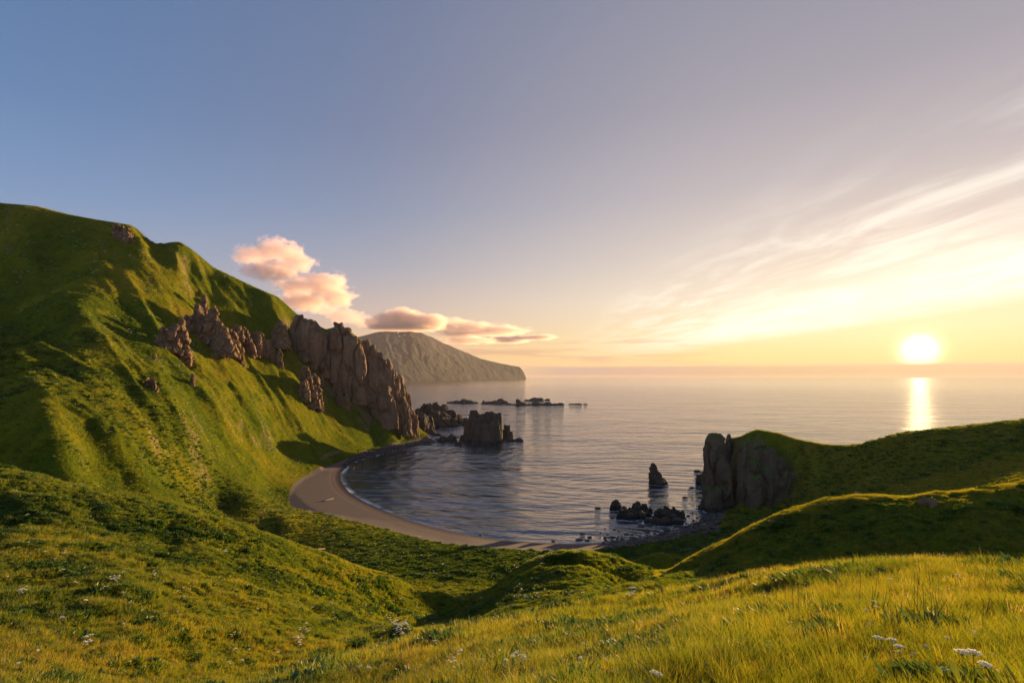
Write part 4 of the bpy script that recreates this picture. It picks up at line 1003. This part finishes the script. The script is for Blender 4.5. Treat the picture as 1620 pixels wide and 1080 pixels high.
def lay(y0, y1, dens, kind, s, up=.5, herb=None, zs=1.0):
    P, Nn = scatter(y0, y1, dens*K, rng)
    n = len(P)
    if not n: return
    hm = fbm(P[:, 0]/3.2, P[:, 1]/3.2, s=91, o=3)+.35*fbm(P[:, 0]/14, P[:, 1]/14, s=92, o=2)
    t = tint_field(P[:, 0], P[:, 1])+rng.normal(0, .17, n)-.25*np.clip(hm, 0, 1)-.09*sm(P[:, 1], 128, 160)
    v = rng.choice(VI[kind], n)
    isherb = np.zeros(n, bool)
    if herb:
        isherb = (hm > rng.normal(.58, .08, n)-.16*((P[:, 1] > 26)&(P[:, 0] < 0))) | (fbm(P[:, 0]/1.1, P[:, 1]/1.1, s=95, o=2) > rng.normal(.50, .06, n)); pd = np.min([np.hypot((P[:, 0]-q[0])/1.5, P[:, 1]-q[1])/q[2] for q in PATCH], axis=0)
        isherb |= pd+.45*hm < rng.uniform(.5, 1.1, n)
        v[isherb] = rng.choice(VI[herb], isherb.sum())
    ss_ = s*rng.uniform(.65, 1.3, n)*(1+.7*hm)
    tilt = np.stack([-Nn[:, 1], Nn[:, 0], 0*Nn[:, 0]], -1)*up*0
    rot = np.stack([rng.normal(0, .10, n)-Nn[:, 1]*up*.6, rng.normal(0, .10, n)+Nn[:, 0]*up*.6, np.zeros(n)], -1)
    # spin about own axis is given by picking a random yaw; keep tilt small
    rot[:, 2] = rng.uniform(0, 2*pi, n); rot[:, 0] *= .3; rot[:, 1] *= .3
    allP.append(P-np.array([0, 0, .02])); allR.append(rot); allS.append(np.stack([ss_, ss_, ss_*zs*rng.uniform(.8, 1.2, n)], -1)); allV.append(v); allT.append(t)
lay(1.5, 9, 60, 'a', .95, herb='d')
lay(9, 22, 34, 'a', 1.1, herb='d')
lay(22, 45, 16, 'b', 1.15, herb='d')
lay(45, 75, 13, 'b', 1.05, herb='d')
lay(75, 125, 6.5, 'c', .78, herb='e')
lay(125, 220, 2.6, 'c', .9)
lay(125, 260, .03, 'e', 1.2)
lay(220, 320, 1.0, 'c', 1.25)
lay(180, 300, .12, 'e', 1.8)
lay(320, 700, .22, 'c', 2.0, zs=.8)
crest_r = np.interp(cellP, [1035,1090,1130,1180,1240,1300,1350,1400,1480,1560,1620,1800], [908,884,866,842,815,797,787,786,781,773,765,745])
rimm = (cellP > 1035) & (np.abs(cr_[:-1, :-1]-crest_r) < 7) & (cellY > 75) & (cellY < 118)  # mask for extra golden tufts that put the crest's rim light into colour
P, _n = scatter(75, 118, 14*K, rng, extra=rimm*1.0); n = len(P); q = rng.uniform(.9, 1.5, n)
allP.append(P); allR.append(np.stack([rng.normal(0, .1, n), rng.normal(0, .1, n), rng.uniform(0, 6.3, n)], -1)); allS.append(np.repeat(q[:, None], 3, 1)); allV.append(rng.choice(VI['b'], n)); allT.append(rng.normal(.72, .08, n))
P, _n = scatter(8.5, 38, 2.6*K, rng); n = len(P)
allP.append(P); allR.append(np.stack([rng.normal(0, .1, n), rng.normal(0, .1, n), rng.uniform(0, 6.3, n)], -1)); allS.append(np.repeat(rng.uniform(.8, 1.25, n)[:, None], 3, 1)); allV.append(rng.choice(VI['f'], n)); allT.append(rng.uniform(0, 1, n))
instancer('grass', np.concatenate(allP), np.concatenate(allR), np.concatenate(allS), np.concatenate(allV), np.concatenate(allT), 'long wild grass and low herbs covering all the slopes')
print('grass', sum(len(p) for p in allP), round(time.time()-T0, 1))

# white umbel flowers
def tube(V, Fc, a, b, r0, r1, n=5):
    a = np.array(a, float); b = np.array(b, float); d = b-a; d /= np.linalg.norm(d)+1e-9; u = np.cross(d, (.3, .9, .1)); u /= np.linalg.norm(u); w = np.cross(d, u); k = len(V)
    for c, r in ((a, r0), (b, r1)):
        for i in range(n): V.append(tuple(c+r*(u*cos(i*2*pi/n)+w*sin(i*2*pi/n))))
    for i in range(n): Fc.append((k+i, k+(i+1) % n, k+n+(i+1) % n, k+n+i))
def flower_parts(seed, heads=2, hgt=.62, R=.085, rays=17):
    rng = np.random.default_rng(seed); SV = []; SF = []; HV = []
    tube(SV, SF, (0, 0, -.05), (.01, .0, hgt*.7), .008, .006)
    hs = []
    for h in range(heads):
        a = h*2.4+rng.uniform(0, 1); top = np.array((cos(a)*.11*(h > 0 or heads == 1 and 0), sin(a)*.11*(h > 0), hgt*(1 if h == 0 else rng.uniform(.82, .97))))
        tube(SV, SF, (.01, 0, hgt*.68), top-np.array((0, 0, .05)), .005, .004); Rr = R*(1 if h == 0 else .8); FV = []; FF = []
        for k in range(rays):
            q = math.sqrt((k+.5)/rays)*Rr; b = k*2.4; tip = top+np.array((cos(b)*q, sin(b)*q, .018-(q/Rr)**2*.022))
            tube(SV, SF, top-np.array((0, 0, .05)), tip, .0014, .0012, 3)
            for e in range(6):
                c = tip+rng.normal(0, .009, 3)*np.array((1, 1, .35)); s = .0085; i0 = len(FV)
                for p in ((s, 0, 0), (0, s, 0), (-s, 0, 0), (0, -s, 0), (0, 0, s*.7), (0, 0, -s*.4)): FV.append(tuple(c+np.array(p)))
                for f in ((0,1,4),(1,2,4),(2,3,4),(3,0,4),(1,0,5),(2,1,5),(3,2,5),(0,3,5)): FF.append(tuple(i0+i for i in f))
        hs.append(mesh_from('flower_head', FV, FF, M_PETAL))
    LV = []; LF = []
    for k in range(4):
        a = k*1.7; z = hgt*(.1+.13*k); 
        for e in (-1, 0, 1):
            b = a+e*.7; c0 = np.array((0, 0, z)); c1 = np.array((cos(b)*.10, sin(b)*.10, z+.05)); c2 = np.array((cos(b)*.18, sin(b)*.18, z+.02)); s = np.array((-sin(b), cos(b), 0))*.028; i0 = len(LV)
            LV += [tuple(c0), tuple(c1-s), tuple(c1+s), tuple(c2)]; LF += [(i0, i0+1, i0+3, i0+2)]
    return mesh_from('stem', SV, SF, M_STEM), hs, mesh_from('leaves', LV, LF, M_HERB)
FK = [flower_parts(1, 1), flower_parts(2, 2), flower_parts(3, 3)]
fg_name = 'white umbel flowers standing in the grass'
def flower(P, kind, s, label, group=fg_name, parts=True):
    st, hs, lv = FK[kind]; e = bpy.data.objects.new('umbel_flower', None); col.objects.link(e); e.location = P; e.scale = (s, s, s); e.rotation_euler = (0, 0, (P[0]*7) % 6.28); e.empty_display_size = .1
    tag(e, label, 'flower', group)
    link('stem', st, e); link('leaves', lv, e)
    for h in hs: link('flower_head', h, e)
    return e
def fl_at(px, py, kind, s, label):
    """flower whose heads show at the pixel: solve for its foot on the ground"""
    best = None
    hgt = .62*s
    for Y in np.exp(np.linspace(math.log(6), math.log(150), 700)):
        z = float(tz_at(wx(px, Y), Y))+hgt; r = HR+(H-z)*F/Y
        if r <= py: best = Y; break
    Y = best or 10; return flower((wx(px, Y), Y, float(tz_at(wx(px, Y), Y))), kind, s, label)
big_fl = [(1389,1008,0,1.2,'round white flower head at the left of the low pair in the right foreground'), (1412,1012,1,1.2,'white flower with two heads in the middle of the right foreground'), (1424,1022,0,1.1,'white flower head just below and right of the foreground pair'),
  (1383,951,0,1.1,'upper of two flat white flower heads in the right middle meadow'), (1386,959,0,1.0,'lower of two flat white flower heads in the right middle meadow'), (1371,964,0,.9,'small pale flower head left of the two flat ones'),
  (1408,915,0,1.3,'flat white flower head alone in the upper meadow'), (1493,878,0,1.3,'white flower standing on the meadow skyline against the dark ridge'), (1430,879,0,1.1,'small white flower just left of the skyline flower'),
  (1515,909,1,1.2,'pair of white heads at the upper right of the meadow'), (1497,912,0,1.0,'pale flower head left of the upper right pair'), (1207,898,0,1.4,'flat white flower where the meadow edge meets the dark slope'),
  (1166,928,0,1.1,'white flower near the left meadow edge'), (1178,946,1,1.1,'white flower below the left meadow edge'), (1540,1074,2,1.5,'large white flower cluster at the bottom right edge'),
  (1003,985,0,1.2,'single round white flower high on the left of the near slope'), (996,992,0,1.0,'small white flower beside the round one on the near slope'), (970,1061,0,1.1,'single white flower at the bottom centre'),
  (1035,1063,0,1.2,'left of two white flower heads at the bottom centre'), (1043,1066,0,1.1,'right of two white flower heads at the bottom centre'), (1494,1057,0,.9,'small white flower near the bottom right'), (1580,1062,0,.8,'tiny white flower head at the lower right')]
for px, py, k, s, lb in big_fl: fl_at(px, py, k, s*.62, lb)
rng = np.random.default_rng(5)
def fl_field(n, x0, x1, yfun, s0, s1, label, grp, clus=.5):
    c = 0; tries = 0; pts = []
    while c < n and tries < n*60:
        tries += 1
        if pts and rng.uniform() < clus: b = pts[rng.integers(len(pts))]; px = b[0]+rng.normal(0, 9); py = b[1]+rng.normal(0, 7)
        else: px = rng.uniform(x0, x1); py = None
        lo, hi = yfun(px)
        if hi <= lo: continue
        if py is None: py = rng.uniform(lo, hi)
        if not (lo <= py <= hi and x0 <= px <= x1): continue
        Y = vis_Y(px, py)
        if not Y or Y > 150: continue
        pts.append((px, py)); s = rng.uniform(s0, s1)
        flower((wx(px, Y), Y, float(tz_at(wx(px, Y), Y))), int(rng.integers(0, 3)), s, label, grp); c += 1
crest = lambda px: np.interp(px, [0,130,250,380,520,620,700], [745,775,802,835,885,915,940])
fl_field(90, 360, 700, lambda p: (crest(p)+20, np.interp(p, [360,430,700], [1078,1070,1005])), 1.1, 1.8, 'one of many white flower specks crowding the lower left hillside towards the gully', 'white flowers on the left hillside', .7)
fl_field(60, 0, 400, lambda p: (crest(p)+15, 1075), 1.0, 1.6, 'one of the scattered white flower specks on the open left hillside', 'white flowers on the left hillside', .45)
fl_field(35, 500, 1010, lambda p: (np.interp(p, [500,700,1010],[1062,1020,950])+5, 1075), .6, .9, 'small white flower dotted on the golden near slope', 'white flowers on the near slope', .4)
fl_field(60, 1080, 1615, lambda p: (np.interp(p, [1080,1200,1480,1615],[940,915,895,905]), 1075), .34, .52, 'small pinkish white flower in the near right meadow grass', 'white flowers in the right meadow', .45)
fl_field(28, 790, 1020, lambda p: (935, 958), 1.1, 1.7, 'white flower speck on the bumpy foot of the central knoll', 'white flowers on the knoll', .5)
# beyond these, blossoms too many to count
bs = bpy.data.collections.new('blossoms')
def speck(nm, m, r=.14):
    rg2 = np.random.default_rng(3); V = []; Fc = []
    for k in range(9):
        c = rg2.normal(0, r, 3)*np.array((1, 1, .3))+np.array((0, 0, .5)); i0 = len(V); s = r*.35
        for p in ((s, 0, 0), (0, s, 0), (-s, 0, 0), (0, -s, 0), (0, 0, s*.7)): V.append(tuple(c+np.array(p)))
        for f in ((0,1,4),(1,2,4),(2,3,4),(3,0,4),(3,2,1,0)): Fc.append(tuple(i0+i for i in f))
    o = bpy.data.objects.new(nm, mesh_from(nm, V, Fc, m)); bs.objects.link(o)
speck('g_speck', M_PETAL)
P, _n = scatter(90, 480, .02, rng, extra=(fbm(TX/18, TY/18, s=97, o=3)[:-1, :-1] > .12)*1.0); n = len(P)
sc_ = rng.uniform(.7, 1.5, n)*np.clip(P[:, 1]/170, 1, 2.2)
instancer('blossoms', P, np.zeros((n, 3)), np.repeat(sc_[:, None], 3, 1), np.zeros(n, int), np.ones(n)*.5, 'tiny pale blossoms sprinkled over the valley and lower slopes', bs)
# shingle and rubble along the shore
rs = bpy.data.collections.new('stones')
for i in range(3):
    me = BOULD[i].copy(); rs.objects.link(bpy.data.objects.new('h%d_stone' % i, me))
w = np.where((A_rub[:-1, :-1] > .3) & (cellY > 200) & (cellY < 900) & (dc[:-1, :-1] < np.where(ins[:-1, :-1], 6, 16)) & (cellP > 500) & (cellP < 1180), AREA*.35, 0)
nn = rng.poisson(w); i, j = np.nonzero(nn); rep = nn[i, j]; i = np.repeat(i, rep); j = np.repeat(j, rep)
P = np.stack([TX[i, j], TY[i, j], np.maximum(TZ[i, j], -.15)], -1)+np.c_[rng.uniform(-1, 1, (len(i), 2)), np.zeros(len(i))]; n = len(P)
r = rng.uniform(.2, .9, n)**1.5*np.where(P[:, 1] > 330, 2.2, 1.3)
instancer('shingle', P, np.c_[np.zeros((n, 2)), rng.uniform(0, 6.28, n)], np.repeat(r[:, None], 3, 1), rng.integers(0, 3, n), np.ones(n)*.5, 'dark stones and shingle strewn along the bay shore', rs)
print('stones', n)

# ------------------------------------------------------------ clouds
def m_cloud(blobs, k, dens, seed, thr, nz, amp, flat):
    m, n, o = mat('cloud')
    P = n.new('ShaderNodeTexCoord').outputs['Object']
    wq = n.new('ShaderNodeTexNoise'); n.put(wq.inputs['Vector'], n.v('ADD', P, (seed*91.7, seed*37.1, seed*13.)) ); wq.inputs['Scale'].default_value = nz*.6; wq.inputs['Detail'].default_value = 3
    Pw = n.v('ADD', P, n.v('SCALE', n.v('SUBTRACT', wq.outputs['Color'], (.5, .5, .5)), scale=.35/nz))
    f = None
    for (bx, bz, rx, rz) in blobs:
        r = n.m('SUBTRACT', 1, n.v('LENGTH', n.v('MULTIPLY', n.v('SUBTRACT', Pw, (bx, 0, bz)), (1/rx, 1/(rx*k), 1/rz))))
        f = r if f is None else n.m('SMOOTH_MAX', f, r, .25)
    a = n.noise(n.v('MULTIPLY', n.v('ADD', P, (seed*31., seed*17., seed)), (1, 1, flat)), nz, 8, .62)
    d = n.m('SUBTRACT', n.m('ADD', n.m('MULTIPLY', n.m('SUBTRACT', a, .5), amp), f), thr)
    d = n.m('MULTIPLY', n.ss(d, 0, .30), n.ss(f, -.25, .15))
    v = n.new('ShaderNodeVolumePrincipled'); v.inputs['Color'].default_value = (.80, .60, .57, 1); n.put(v.inputs['Density'], n.m('MULTIPLY', d, dens)); v.inputs['Anisotropy'].default_value = .3
    n.l.new(v.outputs[0], o.inputs['Volume']); return m
def cloud(blobs, Y, label, dens, seed, depth=1.0, thr=.16, nz=.05, amp=2.2, flat=1.5):
    """blobs: (px, py, radius x, radius z in photo pixels at distance Y)"""
    import bmesh
    x0 = min(b[0]-b[2]*1.2 for b in blobs); x1 = max(b[0]+b[2]*1.2 for b in blobs); y0 = min(b[1]-b[3]*1.2 for b in blobs); y1 = max(b[1]+b[3]*1.2 for b in blobs)
    y1 = min(y1, HR-(1085-H)*F/Y)                     # stay above the haze layer
    cx, cz = (x0+x1)/2, (y0+y1)/2; dp = max(b[2] for b in blobs)*depth*1.2
    bm = bmesh.new(); bmesh.ops.create_cube(bm, size=2.0)
    for v in bm.verts: v.co = (v.co.x*(x1-x0)/2, v.co.y*dp, v.co.z*(y1-y0)/2)
    me = bpy.data.meshes.new('cloud'); bm.to_mesh(me); bm.free()
    me.materials.append(m_cloud([(b[0]-cx, cz-b[1], b[2], b[3]) for b in blobs], depth, dens, seed, thr, nz, amp, flat))
    o = link('cloud', me, loc=(wx(cx, Y), Y, H+(HR-cz)*Y/F)); o.scale = (Y/F,)*3
    tag(o, label, 'cloud', 'low clouds round the far mountain'); return o
cloud([(398,404,34,20), (440,396,44,22), (472,414,34,20), (430,428,52,18)], 13000, 'upper left pink cloud puff above the mountainside', .0022, 1)
cloud([(470,455,44,20), (515,450,44,24), (535,470,34,20), (485,478,50,18)], 14500, 'lower right pink cloud puff, largest above the cliff', .0022, 5)
cloud([(545,500,40,14), (518,492,26,10), (575,512,22,8)], 16500, 'small pink wisp just left of the mountain cap cloud', .0012, 9)
cloud([(608,511,34,14), (640,504,44,17), (676,510,38,15), (640,521,66,15)], 10900, 'grey cap cloud resting on the far mountain top', .0055, 13, depth=.8, thr=.02, amp=1.6)
cloud([(700,514,60,12), (735,522,60,16), (785,523,60,9), (740,540,55,9)], 15500, 'peach cloud tail trailing right from the cap cloud', .0020, 17, amp=2.8, flat=3)
cloud([(805,537,50,7), (850,534,40,5)], 19500, 'thin dark cloud streak at the right end of the cloud tail', .0030, 23, amp=1.2, flat=4)

# ------------------------------------------------------------ haze
def build_haze(dens):
    x = 43500.; z0, z1 = -14., 1075.
    V = [(-x, -x, z0), (x, -x, z0), (x, x, z0), (-x, x, z0), (-x, -x, z1), (x, -x, z1), (x, x, z1), (-x, x, z1)]
    Fc = [(3,2,1,0), (4,5,6,7), (0,1,5,4), (1,2,6,5), (2,3,7,6), (3,0,4,7)]
    m, n, o = mat('haze'); v = n.new('ShaderNodeVolumePrincipled'); v.inputs['Color'].default_value = (.44, .41, .47, 1); v.inputs['Density'].default_value = dens; v.inputs['Anisotropy'].default_value = .1
    n.l.new(v.outputs[0], o.inputs['Volume']); m.cycles.homogeneous_volume = True
    ob = link('haze', mesh_from('haze', V, Fc, m, False)); tag(ob, 'warm evening haze over the sea and the far mountain', 'haze', kind='stuff')
build_haze(1.6e-5)
print('done', round(time.time()-T0, 1))
